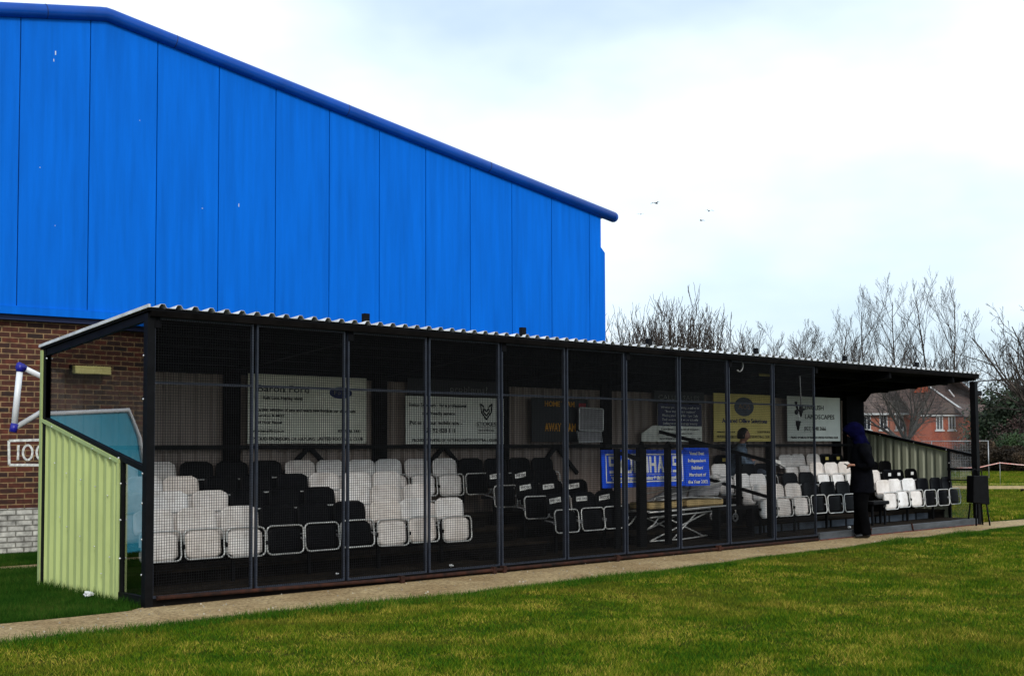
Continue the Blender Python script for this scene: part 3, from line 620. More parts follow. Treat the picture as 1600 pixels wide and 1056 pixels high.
# left end
def end_wall(X, sgn, mname, iname):
    Y0, Y1 = .545, DP+.03
    prof = corr(Y0, Y1, .168, .03, None, .45)
    def top(y): return 1.745 + (y-DP)*.2296
    mb = MB(); n = len(prof)
    vs_ = [(X+sgn*dz, y, 0) for y, dz in prof] + [(X+sgn*dz, y, top(y)) for y, dz in prof]
    mb.add(vs_, [(i, i+1, n+i+1, n+i) for i in range(n-1)])
    gp = mb.build('end_sheet', mname, st, fix=False)
    mb = MB(); vs_ = [(X-sgn*.004+sgn*dz, y, 0) for y, dz in prof] + [(X-sgn*.004+sgn*dz, y, top(y)) for y, dz in prof]
    mb.add(vs_, [(i, n+i, n+i+1, i+1) for i in range(n-1)]); mb.build('inner_face', iname, gp, fix=False)
    mb = MB(); mb.bar((X+sgn*.018, Y0-.01, top(Y0)+.005), (X+sgn*.018, Y1+.01, top(Y1)+.005), .055, .035); mb.build('capping', 'green_trim', gp)
    mb = MB(); r = random.Random(5)
    for (yy, zz) in ((.72, .42), (1.06, .5), (1.4, .58), (1.72, .66), (.78, 1.0), (1.06, 1.08), (1.4, 1.14), (1.75, 1.2), (2.05, 1.30), (.9, .25), (1.9, .75)):
        mb.sphere((X+sgn*.032, yy, zz), .008, 6, 4)
    for yy in (.7, 1.1, 1.6, 2.1): mb.sphere((X+sgn*.048, yy, top(yy)-.004), .009, 6, 4)
    mb.build('screws', 'screw', gp)
    return top
top = end_wall(-.012, -1, 'green', 'reverse_green'); end_wall(SL+.03, 1, 'green', 'reverse_green')
mb = MB(); mb.box(-.06, -.005, DP+.005, DP+.05, 0, 2.49); mb.build('corner_trim', 'green_trim', st)
mb = MB(); mb.box(-.07, -.045, .525, .545, 0, 1.31); mb.build('corner_trim', 'green_trim', st)
for X, g in ((-.012, 'glass'), (SL+.0, 'glass_hazy')):
    hf = lambda y: 1.249 + .2155*y
    zt = lambda y: roof_z(y)-.03
    fr = MB(); fr.bar((X, -.02, hf(-.02)), (X, DP, hf(DP)), .05, .055); fr.bar((X, -.02, zt(0)-.03), (X, DP, zt(DP)-.03), .05, .07)
    fr.bar((X, DP-.03, 0.02), (X, DP-.03, 2.48), .05, .06); fr.bar((X, .51, .1), (X, .51, hf(.51)), .04, .045)
    fr.bar((X, 0, .06), (X, .54, .06), .05, .09)
    f = fr.build('end_frame', 'black', st)
    mb = MB(); mb.add([(X-.003, .03, hf(.03)), (X-.003, DP-.03, hf(DP-.03)), (X-.003, DP-.03, zt(DP-.03)), (X-.003, .03, zt(.03))], [(0, 1, 2, 3)])
    mb.build('window_sheet', g, f, fix=False)
    mb = MB(); mb.add([(X-.003, .03, .1), (X-.003, .53, .1), (X-.003, .53, hf(.53)), (X-.003, .03, hf(.03))], [(0, 1, 2, 3)]); mb.build('window_sheet', g, f, fix=False)
    mb = MB()
    for yy, zz in ((.05, .3), (.05, .62), (.05, .95), (.05, 1.22), (.5, .42), (.5, .78), (.5, 1.12), (.05, 2.3), (.05, 1.9), (1.2, 1.49), (1.9, 1.64), (2.3, 2.4), (.55, 1.36)):
        mb.sphere((X-.03 if X < 1 else X-.028, yy, zz), .011, 7, 5)
    mb.build('bolts', 'screw', f)
# right end: extra low rail seen through the opening
mb = MB(); mb.box(SL-.06, SL-.02, .03, .52, .985, 1.03); mb.box(SL-.06, SL-.02, .03, .52, .80, .82); mb.build('low_rail', 'black', st)
# seat support beams
for k, zz in enumerate((.50, .643, .786, .929)):
    yy = (.50, 1.08, 1.66, 2.22)[k] - .03
    for a, b in (((.03, 4.15), (5.5, 6.9), (9.85, 12.6), (13.3, 16.0)), ((.03, 4.15), (5.5, 6.9), (10.5, 12.4), (14, 15.8)), ((.03, 4.15), (5.5, 7.2), (10, 11.9), (12.9, 15.4)), ((.03, 7.4), (11, 15.4)))[k]:
        mb = MB(); mb.box(a, b, yy, yy+.035, zz-.02, zz+.02); x = a+.2
        while x < b: mb.box(x, x+.03, yy, yy+.035, zz-.38, zz-.021); x += .9
        mb.build('seat_beam', 'black', st)
# handrails
mb = MB(); hr = lambda y: 1.19+.219*y; X = 9.82
mb.bar((X, .12, hr(.12)), (X, DP-.05, hr(DP)-.01), .05, .05); mb.bar((X, .14, .69), (X, 1.5, .99), .045, .045)
mb.box(X-.035, X+.035, .1, .17, .12, hr(.13)); mb.box(X-.035, X+.035, .66, .72, .26, hr(.69)); mb.box(X-.03, X+.03, 1.5, 1.56, .41, hr(1.53)); mb.build('handrail', 'black', st)
mb = MB(); mb.box(6.45, 8.85, .30, .345, 1.43, 1.475); mb.box(7.08, 7.22, .27, .34, .12, 1.43); mb.box(7.66, 7.73, .27, .34, .12, 1.43); mb.box(6.645, 6.745, .31, .345, .12, 1.42)
mb.bar((6.7, .25, 1.36), (7.1, .25, 1.26), .05, .05); mb.tube([(7.15, .22, 1.43), (7.15, .30, 1.5), (7.15, .38, 1.43)], .02, 6); mb.tube([(7.7, .22, 1.43), (7.7, .30, 1.5), (7.7, .38, 1.43)], .02, 6)
mb.build('front_barrier', 'black', st)
for k, (a, b) in enumerate(((4.3, 5.4), (8.9, 9.7))):
    for j in range(3): mb = MB(); mb.box(a, b, ty[j+1]-.27, ty[j+1]-.002, tz[j]+.001, tz[j]+.075); mb.build('aisle_step', 'wood_dark', st)
mb = MB(); mb.box(8.78, 9.74, .28, .42, .53, .575); mb.box(8.8, 8.84, .29, .41, .12, .529); mb.box(9.6, 9.64, .29, .41, .12, .529); mb.build('shelf', 'black', st)
# lights and cables below the roof
tl = thing('strip_light', 'small cream strip light under the stand roof', 'lamp', (10.62, .8, 2.60), R_(8))
mb = MB(); mb.box(-.22, .22, -.045, .045, -.06, 0); mb.build('cover', 'lamp_cream', tl, bevel=.01)
mb = MB(); mb.box(-.28, -.225, -.05, .05, -.07, .01); mb.box(-.28, .25, -.03, .03, .001, .05); mb.build('end_cap', 'rust', tl)
mb = MB(); mb.tube([(9.06, .05, 2.66)] + [(9.0+.085*math.cos(a), .05, 2.60+.09*math.sin(a)) for a in np.linspace(.9, -2.2, 10)], .011, 7)
tag(mb.build('looped_cable', 'tube'), 'short white cable looped under the roof edge, left of the strip light', 'cable')
hc = thing('hanging_cable', 'long pale cable hanging with dark plugs before the white landscapes sign', 'cable', (11.03, .4, 0))
mb = MB(); mb.tube([(-.06, 0, 2.70), (-.01, 0, 2.68), (.0, 0, 2.6), (.02, 0, 2.35), (.03, 0, 2.05)], .011, 7); mb.build('cable', 'tube_grey', hc)
mb = MB(); mb.tube([(.03, 0, 2.07), (.03, 0, 2.0), (.02, 0, 1.9)], [.03, .035, .012], 8); mb.sphere((-.10, 0, 1.97), (.035, .03, .04)); mb.tube([(-.11, 0, 2.13), (-.05, .01, 2.0), (.03, 0, 2.0), (.11, 0, 2.02)], [.02, .015, .03, .02], 6)
mb.tube([(-.05, 0, 1.83), (-.06, 0, 1.78), (-.06, 0, 1.68)], [.045, .035, .01], 8); mb.build('plug', 'black', hc)
mb = MB(); mb.tube([(-.03, 0, 1.97), (-.055, 0, 1.83)], .006, 5); mb.build('lead', 'tube_grey', hc)
pl = thing('post_lamp', 'small black lamp box on the outer side of the right corner post', 'lamp', (SL+.08, .03, 2.40))
mb = MB(); mb.box(-.03, .17, -.06, .06, -.05, .04); mb.build('housing', 'black', pl, bevel=.01)
mb = MB(); mb.box(-.025, 0, -.02, .02, -.16, -.052); mb.sphere((.0, 0, -.16), .03); mb.build('arm', 'black', pl)

# ================================================================== SEATS
def seat_proto(kind, variant):
    m = {'w': 'seat_white', 'b': 'seat_black'}[kind]
    t = thing('stadium_seat', 'seat', 'seat')
    # backrest: curved plate with rounded top corners; origin at back line, tread level
    def plate(w, z0, z1, rt, y0, lean, th, bow, name, rb=.02):
        cols = 9; rows = 7; mb = MB(); vs_ = []
        for side in (0, 1):
            for j in range(rows+1):
                z = z0 + (z1-z0)*j/rows
                for i in range(cols+1):
                    u = -1+2*i/cols; hw = w/2
                    if z > z1-rt: hw -= rt - math.sqrt(max(0, rt*rt-(z-(z1-rt))**2))
                    if z < z0+rb: hw -= rb - math.sqrt(max(0, rb*rb-((z0+rb)-z)**2))
                    yy = y0 + lean*(z-z0) + bow*(1-u*u) + (th if side else 0)
                    vs_.append((u*hw, yy, z))
        n1 = (rows+1)*(cols+1); fs = []
        for j in range(rows):
            for i in range(cols):
                a = j*(cols+1)+i; fs.append((a, a+1, a+cols+2, a+cols+1)); fs.append((n1+a, n1+a+cols+1, n1+a+cols+2, n1+a+1))
        ring = [i for i in range(cols+1)] + [j*(cols+1)+cols for j in range(1, rows+1)] + [rows*(cols+1)+i for i in range(cols-1, -1, -1)] + [j*(cols+1) for j in range(rows-1, 0, -1)]
        for a, b in zip(ring, ring[1:]+ring[:1]): fs.append((a, n1+a, n1+b, b))
        mb.add(vs_, fs, True); return mb
    b = plate(.415, .50, .745, .075, -.035, .12, .02, .028, 'backrest').build('backrest', m, t)
    mb = MB(); mb.tube([(-.19, -.02, .535), (0, .006, .535), (.19, -.02, .535)], .007, 5); mb.build('rib', m, b)
    if variant == 'up':
        plate(.375, .262, .525, .05, -.165, .10, .03, -.014, 'pan', .05).build('seat_pan', m, t)
        fr = MB(); fr.tube([(x, -.185+.10*(z+.14), z+.40) for x, z in rrect(.425, .285, .055, 4)], .0088, 7, closed=True)
        f = fr.build('frame', 'tube', t)
        for sx in (-1, 1):
          mb = MB(); mb.tube([(sx*.212, -.17, .385), (sx*.226, -.10, .40), (sx*.222, .0, .41)], .010, 6); mb.box(sx*.222-.010, sx*.222+.010, -.19, -.155, .365, .405)
          mb.build('hinge', 'black' if kind == 'w' else 'tube_grey', f)
    else:
        mb = MB(); mb.prism(rrect(.385, .36, .06, 4), 'z', .40, .43); 
        o = mb.build('seat_pan', m, t, bevel=.006); o.location = (0, -.22, 0)
        fr = MB(); fr.tube([(x, -.22+z, .40) for x, z in rrect(.425, .39, .055, 4)], .0088, 7, closed=True); fr.build('frame', 'tube', t)
    return t
protos = {}
SEATP, SX0 = .4575, .05
YB = (.50, 1.08, 1.66, 2.22)
row_name = ('front row', 'second row', 'third row', 'back row')
spec = []   # (row, column, kind, card)
def add(row, cols, k, card=None, var='up'):
    for c in cols: spec.append([row, c, k, card, var])
for r in range(4): add(r, (0, 1, 2), 'w'); add(r, (3, 4, 5), 'b')
add(0, (6, 7, 8), 'w'); add(1, (6, 7, 8), 'w'); add(2, (6, 7, 8), 'w'); add(3, (6, 7, 8, 9, 10, 11), 'w')
add(0, (12, 13, 14), 'b', 'text'); add(1, (12, 13, 14), 'b', 'text'); add(2, (12, 13), 'b', 'text'); add(2, (14,), 'b'); add(3, (12, 13, 14, 15), 'b')
add(0, (21.4, 22.35, 23.3), 'w'); add(0, (24.4, 25.4, 26.4), 'b')
add(1, (22.1, 23.1), 'w'); add(1, (25.05, 26.0), 'b')
add(2, (21.6, 22.55), 'w'); add(2, (24.2, 25.15), 'b'); add(2, (28.75, 29.75, 30.7), 'w')
add(3, (24.45,), 'b', 'yellow'); add(3, (25.4,), 'b', None, 'down'); add(3, (28.4, 29.35, 30.3), 'w'); add(3, (31.25, 32.2), 'b', 'yellow')
add(0, (29.1, 30.1, 31.05), 'w'); add(0, (32, 33, 34), 'b')
add(1, (30.65,), 'w'); add(1, (31.65, 32.6, 33.55), 'b', 'white'); add(2, (32.6, 33.6), 'b')
sections = ((0, 12, 'left block'), (12, 18, 'DIRECTORS block'), (18, 27.9, 'middle block'), (27.9, 40, 'right end block'))
def section(c, r):
    if r == 3 and c < 12: return 0
    return next(i for i, s in enumerate(sections) if s[0] <= c < s[1])
ordw = ('first', 'second', 'third', 'fourth', 'fifth', 'sixth', 'seventh', 'eighth', 'ninth', 'tenth', 'eleventh', 'twelfth')
counts = {}
for s in spec:
    r, c, k, card, var = s; key = (r, section(c, r), k); counts.setdefault(key, []).append(c)
rr = random.Random(4)
for s in spec:
    r, c, k, card, var = s
    if (k, var) not in protos: protos[(k, var)] = seat_proto(k, var); o = protos[(k, var)]
    else: o = copy_tree(protos[(k, var)])
    o.location = (SX0+SEATP*(c+.5)+rr.gauss(0, .004), YB[r]+rr.gauss(0, .006), tz[r]+rr.gauss(0, .003)); o.rotation_euler = (rr.gauss(0, .02), rr.gauss(0, .006), rr.gauss(0, .018))
    lst = sorted(counts[(r, section(c, r), k)]); idx = lst.index(c)
    cn = {'w': 'white', 'b': 'black'}[k]
    extra = {'text': ' with DIRECTORS card', 'yellow': ' with yellow card', 'white': ' with white card', None: ''}[card]
    state = 'folded-down' if var == 'down' else 'tipped-up'
    pos = f'{ordw[idx]} {cn} from left' if len(lst) > 1 else f'only {cn}'
    o['label'] = f'{cn} {state} seat{extra}, {pos} in {row_name[r]}, {sections[section(c, r)][2]}'
    o['category'] = 'seat'; o['group'] = 'tip-up seats in the stand'
    if card:
        mb = MB(); mb.obox((-.07 if card == 'text' else 0, -.035, .66), (.20 if card == 'text' else .10, .003, .062 if card == 'text' else .055), (0, R_(-5+rr.gauss(0, 2)) if card == 'text' else 0, 0))
        cd = mb.build('card', 'card_yellow' if card == 'yellow' else 'card_white', o)
        if card == 'text': lettering('writing', [('DIRECTORS', -.07, .644, .034, .17, 'c')], 'ink', cd, y=-.038)

# ================================================================== SIGNS ON THE BACK WALL
def sign(name, label, x0, x1, z0, z1, m, group='sponsor boards on the back wall', y=2.235):
    t = thing(name, label, 'sign', (x0, y, z0), 0, group)
    mb = MB(); mb.box(0, x1-x0, 0, .012, 0, z1-z0); mb.build('board', m, t, bevel=.002)
    return t, x1-x0, z1-z0
PS = 'PROUD SPONSORS OF HAYLING UNITED FOOTBALL CLUB'
t, w, h = sign('sponsor_board', 'large white garage sponsor board with a dark oval badge', 2.33, 4.05, 1.50, 2.33, 'sign_cream')
lettering('lettering', [('Baron Ford', .13, .62, .085, .72, 'l'), ('Rails Lane, Hayling Island', .20, .53, .04, .55, 'l'), ('Largest selection of new and nearly new Fords in our showroom', .12, .39, .034, 1.42, 'l'),
    ('Services & MOT', .12, .32, .03, .38, 'l'), ('24 Hour Rental', .12, .24, .03, .34, 'l'), ('www.baronford.co.uk', .05, .135, .034, .45, 'l'), ('023 9246 1441', 1.62, .135, .04, .34, 'r'), (PS, .86, .035, .042, 1.6, 'c')], 'ink', t, bold=.001)
mb = MB(); mb.prism([(1.32+x, .635+z) for x, z in ell(0, 0, .17, .075, 24)[:-1]], 'y', -.004, 0); ov = mb.build('badge', 'letter_blue', t)
lettering('badge_writing', [('Ford', 1.32, .612, .05, .2, 'c')], 'letter_grey', ov, y=-.006)
t, w, h = sign('sponsor_board', 'white solicitors sponsor board with a chevron badge', 4.68, 6.43, 1.49, 2.13, 'sign_white')
lettering('lettering', [('Stokes Solicitors - for a professional', .55, .50, .048, 1.0, 'c'), ('and friendly service.', .57, .39, .045, .58, 'c'), ('Put us in your mobile now -', .52, .26, .052, .9, 'c'), ('023 92 828 111', .57, .155, .058, .55, 'c'), (PS, .86, .035, .038, 1.5, 'c'),
    ('STOKES', 1.42, .25, .055, .36, 'c'), ('SOLICITORS', 1.42, .175, .025, .3, 'c')], 'ink', t, bold=.001)
mb = MB(); 
for a, b in (((1.31, .56), (1.33, .44)), ((1.33, .44), (1.42, .34)), ((1.42, .34), (1.51, .44)), ((1.51, .44), (1.53, .56)), ((1.31, .56), (1.38, .51)), ((1.53, .56), (1.46, .51)), ((1.38, .50), (1.36, .45)), ((1.36, .45), (1.42, .39)), ((1.42, .39), (1.48, .45)), ((1.48, .45), (1.46, .5)), ((1.39, .48), (1.42, .45)), ((1.42, .45), (1.45, .48))):
    mb.bar((a[0], -.003, a[1]), (b[0], -.003, b[1]), .02, .006, up=(0, 1, 0))
mb.box(1.24, 1.62, -.004, 0, .225, .232); mb.box(1.26, 1.60, -.004, 0, .15, .156); mb.build('badge', 'ink', t)
t, w, h = sign('header_board', 'black board with faded pale word above the solicitors board', 4.72, 6.42, 2.14, 2.36, 'sign_black')
lettering('lettering', [('problems?', 1.06, .06, .085, .68, 'c')], 'letter_grey', t)
t, w, h = sign('team_board', 'black HOME and AWAY team board with orange letters', 6.98, 8.16, 1.52, 2.16, 'sign_black')
lettering('lettering', [('HOME TEAM', .26, .52, .075, .62, 'l'), ('AWAY TEAM', .26, .155, .12, .64, 'l')], 'letter_orange', t, bold=.003)
mb = MB(); mb.box(.98, 1.13, -.004, -.001, .52, .58); mb.build('sticker', 'letter_red', t)
t, w, h = sign('lettings_board', 'navy and white property board partly hidden by the rail', 9.78, 10.9, 1.52, 2.14, 'sign_white')
mb = MB(); mb.box(0, w, -.004, -.0005, .255, h); nv = mb.build('navy_field', 'sign_navy', t)
lettering('lettering', [('Whether you are looking to sell or let', w/2, .54, .036, .98, 'c'), ('"Your move is our business"', w/2, .475, .036, .8, 'c'), ('Meeting you in the office, Open Daily', w/2, .41, .036, .9, 'c'), ('Find us now and let us actually', w/2, .345, .036, .92, 'c'), ('Selling mainly, lettings weekly', w/2, .28, .036, .88, 'c')], 'letter_white', nv, y=-.009)
lettering('writing', [('South Street Lettings, for all occasions', w/2, .19, .034, .98, 'c'), ('www.callessales.co.uk', w/2, .12, .034, .6, 'c'), (PS, w/2, .03, .034, 1.05, 'c')], 'ink', t)
mb = MB(); mb.box(-.39, -.005, 0, .01, 0, .13); mb.prism([(-.39, .13), (-.005, .13), (-.005, .26), (-.12, .26)], 'y', 0, .01); mb.build('side_panel', 'sign_white', t)
t, w, h = sign('header_board', 'black board with pale capitals above the navy property board', 9.7, 10.98, 2.15, 2.34, 'sign_black')
lettering('lettering', [('CALLES SALES', .62, .05, .075, 1.05, 'c')], 'letter_grey', t)
t, w, h = sign('sponsor_board', 'yellow office sponsor board with a blue grey disc', 11.23, 12.89, 1.525, 2.345, 'sign_yellow')
lettering('lettering', [('Assured Office Solutions', w/2+.04, .32, .075, 1.3, 'c')], 'letter_blue', t, bold=.002)
lettering('small_writing', [('www.assuredoffice.co.uk', .08, .15, .032, .5, 'l'), ('Tel: 023 9246 4546', w-.06, .15, .032, .38, 'r'), (PS, w/2, .06, .042, 1.5, 'c')], 'ink', t)
mb = MB(); mb.prism([(w/2+.02+x, .60+z) for x, z in ell(0, 0, .28, .165, 28)[:-1]], 'y', -.004, 0); g = mb.build('disc', 'globe', t)
lettering('disc_writing', [('AOS', w/2+.02, .56, .09, .34, 'c')], 'globe_gold', g, y=-.007)
t, w, h = sign('sponsor_board', 'pale landscapes sponsor board nearest the right end', 13.38, 15.12, 1.53, 2.35, 'sign_grey')
lettering('lettering', [('ENGLISH', .55, .58, .085, .62, 'l'), ('LANDSCAPES', .55, .41, .085, .98, 'l'), ('(023) 9248 3666', .52, .2, .07, .72, 'l'), (PS, w/2, .05, .038, 1.55, 'c')], 'ink', t, bold=.001)
# blue merchant board leaning on the barrier
t = thing('merchant_board', 'bright blue builders merchant board with big white letters', 'sign', (6.52, .42, .905), 0); t.rotation_euler = (R_(-3), R_(.3), 0)
mb = MB(); mb.box(0, 1.70, 0, .012, 0, .50); mb.build('board', 'banner_blue', t); mb = MB(); mb.box(1.705, 2.25, -.002, .01, -.005, .53); mb.build('board', 'banner_blue', t)
mb = MB(); 
for a, b, c, d in ((.07, 1.66, .065, .083), (.07, 1.66, .43, .448), (.07, .088, .065, .448), (1.64, 1.66, .065, .448)): mb.box(a, b, -.003, -.0005, c, d)
mb.box(.15, 1.58, -.003, -.0005, .165, .171); mb.build('border', 'letter_white', t)
def block_word(word, x, z, h, w, parent, m):
    G_ = {'S': [((1, 1), (0, 1)), ((0, 1), (0, .5)), ((0, .5), (1, .5)), ((1, .5), (1, 0)), ((1, 0), (0, 0))], 'Y': [((0, 1), (.5, .5)), ((1, 1), (.5, .5)), ((.5, .5), (.5, 0))],
        'D': [((0, 0), (0, 1)), ((0, 1), (.75, 1)), ((.75, 1), (1, .8)), ((1, .8), (1, .2)), ((1, .2), (.75, 0)), ((.75, 0), (0, 0))], 'E': [((0, 0), (0, 1)), ((0, 1), (1, 1)), ((0, .5), (.85, .5)), ((0, 0), (1, 0))],
        'N': [((0, 0), (0, 1)), ((0, 1), (1, 0)), ((1, 0), (1, 1))], 'H': [((0, 0), (0, 1)), ((1, 0), (1, 1)), ((0, .5), (1, .5))], 'A': [((0, 0), (.5, 1)), ((.5, 1), (1, 0)), ((.2, .3), (.8, .3))],
        'M': [((0, 0), (0, 1)), ((0, 1), (.5, .35)), ((.5, .35), (1, 1)), ((1, 1), (1, 0))]}
    n = len(word); cw = w/n; t = cw*.23; mb = MB(); q = 0
    for i, ch in enumerate(word):
        x0 = x+i*cw+t*.5; ww = cw*.84-t; hh_ = h-t
        for a, b in G_[ch]:
            q += 1; A = Vector((x0+a[0]*ww, -.004-.0001*(q % 7), z+t/2+a[1]*hh_)); B = Vector((x0+b[0]*ww, A.y, z+t/2+b[1]*hh_)); d = (B-A).normalized()*t/2
            mb.bar(A-d, B+d, t, .003, up=(0, 1, 0))
    return mb.build('lettering', m, parent, fix=False)
block_word('SYDENHAMS', .135, .19, .225, 1.46, t, 'letter_white')
lettering('small_writing', [('Timber, Independent Timber & Building Supplies', .87, .105, .035, 1.40, 'c')], 'letter_white', t, bold=.006)
lettering('writing', [('Voted Best', 1.975, .43, .045, .33, 'c'), ('Independent', 1.975, .33, .045, .40, 'c'), ("Builders'", 1.975, .23, .045, .27, 'c'), ('Merchant of', 1.975, .13, .045, .38, 'c'), ('the Year 2002', 1.975, .03, .045, .44, 'c')], 'letter_white', t, y=-.007, bold=.002)
# folded chair standing on the wall rail
t = thing('folding_chair', 'pale folded metal chair hung in front of the AWAY board', 'chair', (7.8, 2.15, 1.48)); t.rotation_euler = (0, R_(1), 0)
mb = MB(); mb.tube([(x+.33, .0, z+.38) for x, z in rrect(.52, .34, .03, 3)], .013, 6, closed=True); mb.build('back_frame', 'tube', t)
mb = MB(); mb.box(.08, .58, .005, .012, .22, .54); mb.build('back_panel', 'greypad', t)
mb = MB(); mb.tube([(-.02, -.05, .2), (.0, -.07, .03), (.5, -.07, .05), (.49, -.05, .2)], .013, 6); mb.build('seat_frame', 'tube', t)
mb = MB(); mb.prism([(.01, .19), (.02, .045), (.49, .055), (.48, .19)], 'y', -.06, -.05); mb.build('seat', 'greypad', t)

# ================================================================== MEDICAL TROLLEY
t = thing('wheeled_stretcher', 'folding wheeled stretcher with scissor legs and tan mattress below the blue board', 'stretcher', (7.6, .78, .12))
mb = MB()
for yy in (-.22, .24): mb.tube([(0, yy, .42), (1.0, yy, .435), (1.95, yy, .455)], .016, 7)
for x in (.02, .7, 1.35, 1.93): mb.tube([(x, -.22, .43), (x, .24, .43)], .013, 6)
mb.tube([(.02, -.22, .35), (.9, -.22, .37), (1.4, -.22, .385)], .011, 6)
mb.build('bed_frame', 'tube', t)
for yy in (-.20, .22):
    mb = MB(); mb.tube([(.05, yy, .03), (1.3, yy, .37)], .011, 7); mb.tube([(.42, yy+.02, .33), (1.25, yy+.02, .03)], .011, 7)
    mb.tube([(.5, yy-.01, .02), (1.05, yy-.01, .38)], .011, 7) if yy < 0 else None
    mb.tube([(.0, yy, .2), (.12, yy, .25), (.22, yy, .34), (.42, yy, .35)], .011, 7); mb.build('scissor_leg', 'tube', t)
mb = MB()
for yy in (-.20, .22): mb.tube([(.04, yy, .025), (.75, yy, .015), (1.5, yy, .05)], .011, 6)
mb.tube([(1.3, -.2, .04), (1.3, .22, .04)], .01, 6); mb.build('base_frame', 'tube', t)
for yy in (-.2, .22):
    mb = MB(); mb.tube([(1.97+.0*a, yy, .26) for a in (0,)] + [(1.97, yy+.001, .26)], .01, 4)
    mb = MB(); mb.tube([(1.97+.055*math.cos(a), yy, .27+.055*math.sin(a)) for a in np.linspace(0, 2*PI, 14)[:-1]], .014, 6, closed=True); mb.build('wheel', 'tube_grey', t)
    mb = MB(); mb.tube([(1.93, yy, .44), (1.985, yy, .36), (1.97, yy, .27)], .012, 6); mb.build('caster', 'tube', t)
mb = MB(); mb.box(.05, .78, -.19, .2, .455, .55); mb.box(.88, 1.72, -.19, .2, .462, .56); mb.build('mattress', 'tan', t, bevel=.02)
mb = MB(); mb.prism([(.06, .57), (.9, .60), (1.0, .80), (.5, .72)], 'y', -.14, -.11); mb.prism([(1.0, .60), (1.7, .62), (1.8, .78), (1.1, .82)], 'y', -.1, -.07); mb.build('folded_canvas', 'greypad', t)
mb = MB(); mb.tube([(.12, -.2, .57), (.16, -.2, .62), (.9, -.2, .70), (1.5, -.2, .78), (1.85, -.18, .82)], .010, 6); mb.tube([(.0, -.18, .68), (.5, -.18, .73), (1.2, -.18, .86), (1.5, -.16, .9)], .009, 6)
mb.tube([(.2, -.21, .58), (.9, -.21, .60), (1.55, -.21, .575), (1.65, -.2, .56)], .010, 6); mb.tube([(1.3, -.2, .86), (1.5, -.2, .92), (1.62, -.2, .90)], .008, 6); mb.build('push_handle', 'tube', t)

# ================================================================== SMALL THINGS
t = thing('litter_bin', 'black litter bin on splayed legs beside the right corner post', 'bin', (15.80, -.12, 0), R_(-25))
mb = MB(); mb.prism([(-.17, .42), (.18, .38), (.16, .90), (-.15, .90)], 'y', -.10, .10); mb.build('body', 'black', t, bevel=.01)
mb = MB(); mb.tube([(-.10, 0, .88), (-.10, 0, 1.0), (-.05, 0, 1.02), (.0, 0, .99), (.0, 0, .88)], .014, 6); mb.tube([(.04, .02, .88), (.05, .02, .98), (.11, .02, .98), (.12, .02, .88)], .012, 6); mb.build('handle', 'black', t)
for x, y in ((-.10, -.08), (.12, -.08), (.14, .08), (-.1, .08)):
    mb = MB(); mb.tube([(x, y, .40), (x*1.35, y*1.4, .0)], .016, 6); mb.build('leg', 'black', t)
mb = MB(); mb.tube([(.13, -.06, .4), (.19, -.08, .05)], .012, 6); mb.build('strap', 'greypad', t)
t = thing('low_bench', 'low black bench at the end of the front row, behind the standing person', 'bench', (13.18, .34, .12))
mb = MB(); mb.box(-.25, .25, -.08, .12, .34, .40); mb.build('seat', 'black', t, bevel=.012)
for x in (-.2, .2): mb = MB(); mb.box(x-.015, x+.015, -.03, .0, 0, .339); mb.build('leg', 'black', t)
def crumple(name, label, loc, s, seed):
    r = random.Random(seed); bm = bmesh.new(); bmesh.ops.create_icosphere(bm, subdivisions=2, radius=s)
    for v in bm.verts: v.co *= (.6+.6*r.random()); v.co.z *= .6
    me = bpy.data.meshes.new(name); bm.to_mesh(me); bm.free(); me.materials.append(M['litter']); o = bpy.data.objects.new(name, me); COL.objects.link(o); o.location = loc; tag(o, label, 'litter')
crumple('plastic_cup', 'crumpled white plastic at the foot of the pale green end sheet', (-.12, 1.02, .05), .05, 1)
crumple('paper_scrap', 'white paper scrap on the deck just inside the mesh, right of the third white block', (3.6, .02, .135), .028, 2)
crumple('paper_scrap', 'small white paper scrap on the deck below the first black seats', (2.2, .2, .135), .02, 3)
crumple('paper_scrap', 'white paper scrap on the open deck near the standing person', (12.15, .25, .135), .03, 5)
# white plastic practice goal folded behind the stand
t = thing('plastic_goal', 'white plastic tube goal with blue corner joints behind the green end', 'goal', (-.13, 2.95, 1.67))
mb = MB(); mb.tube([(0, 0, .02), (.055, 0, .66)], .034, 12); mb.build('post', 'pipe_white', t)
mb = MB(); mb.tube([(.055, 0, .68), (.75, .12, .40)], .030, 12); mb.build('top_bar', 'pipe_white', t)
mb = MB(); mb.tube([(0, 0, 0), (.75, .1, .44)], .030, 12); mb.build('bottom_bar', 'pipe_grey', t)
for a, b in (((-.012, 0, -.04), (.008, 0, .05)), ((.05, 0, .62), (.06, 0, .71)), ((.03, .004, .69), (.11, .01, .655)), ((.34, .045, .20), (.385, .05, .226))):
    mb = MB(); mb.tube([a, b], .041, 12); mb.build('joint', 'joint_blue', t)
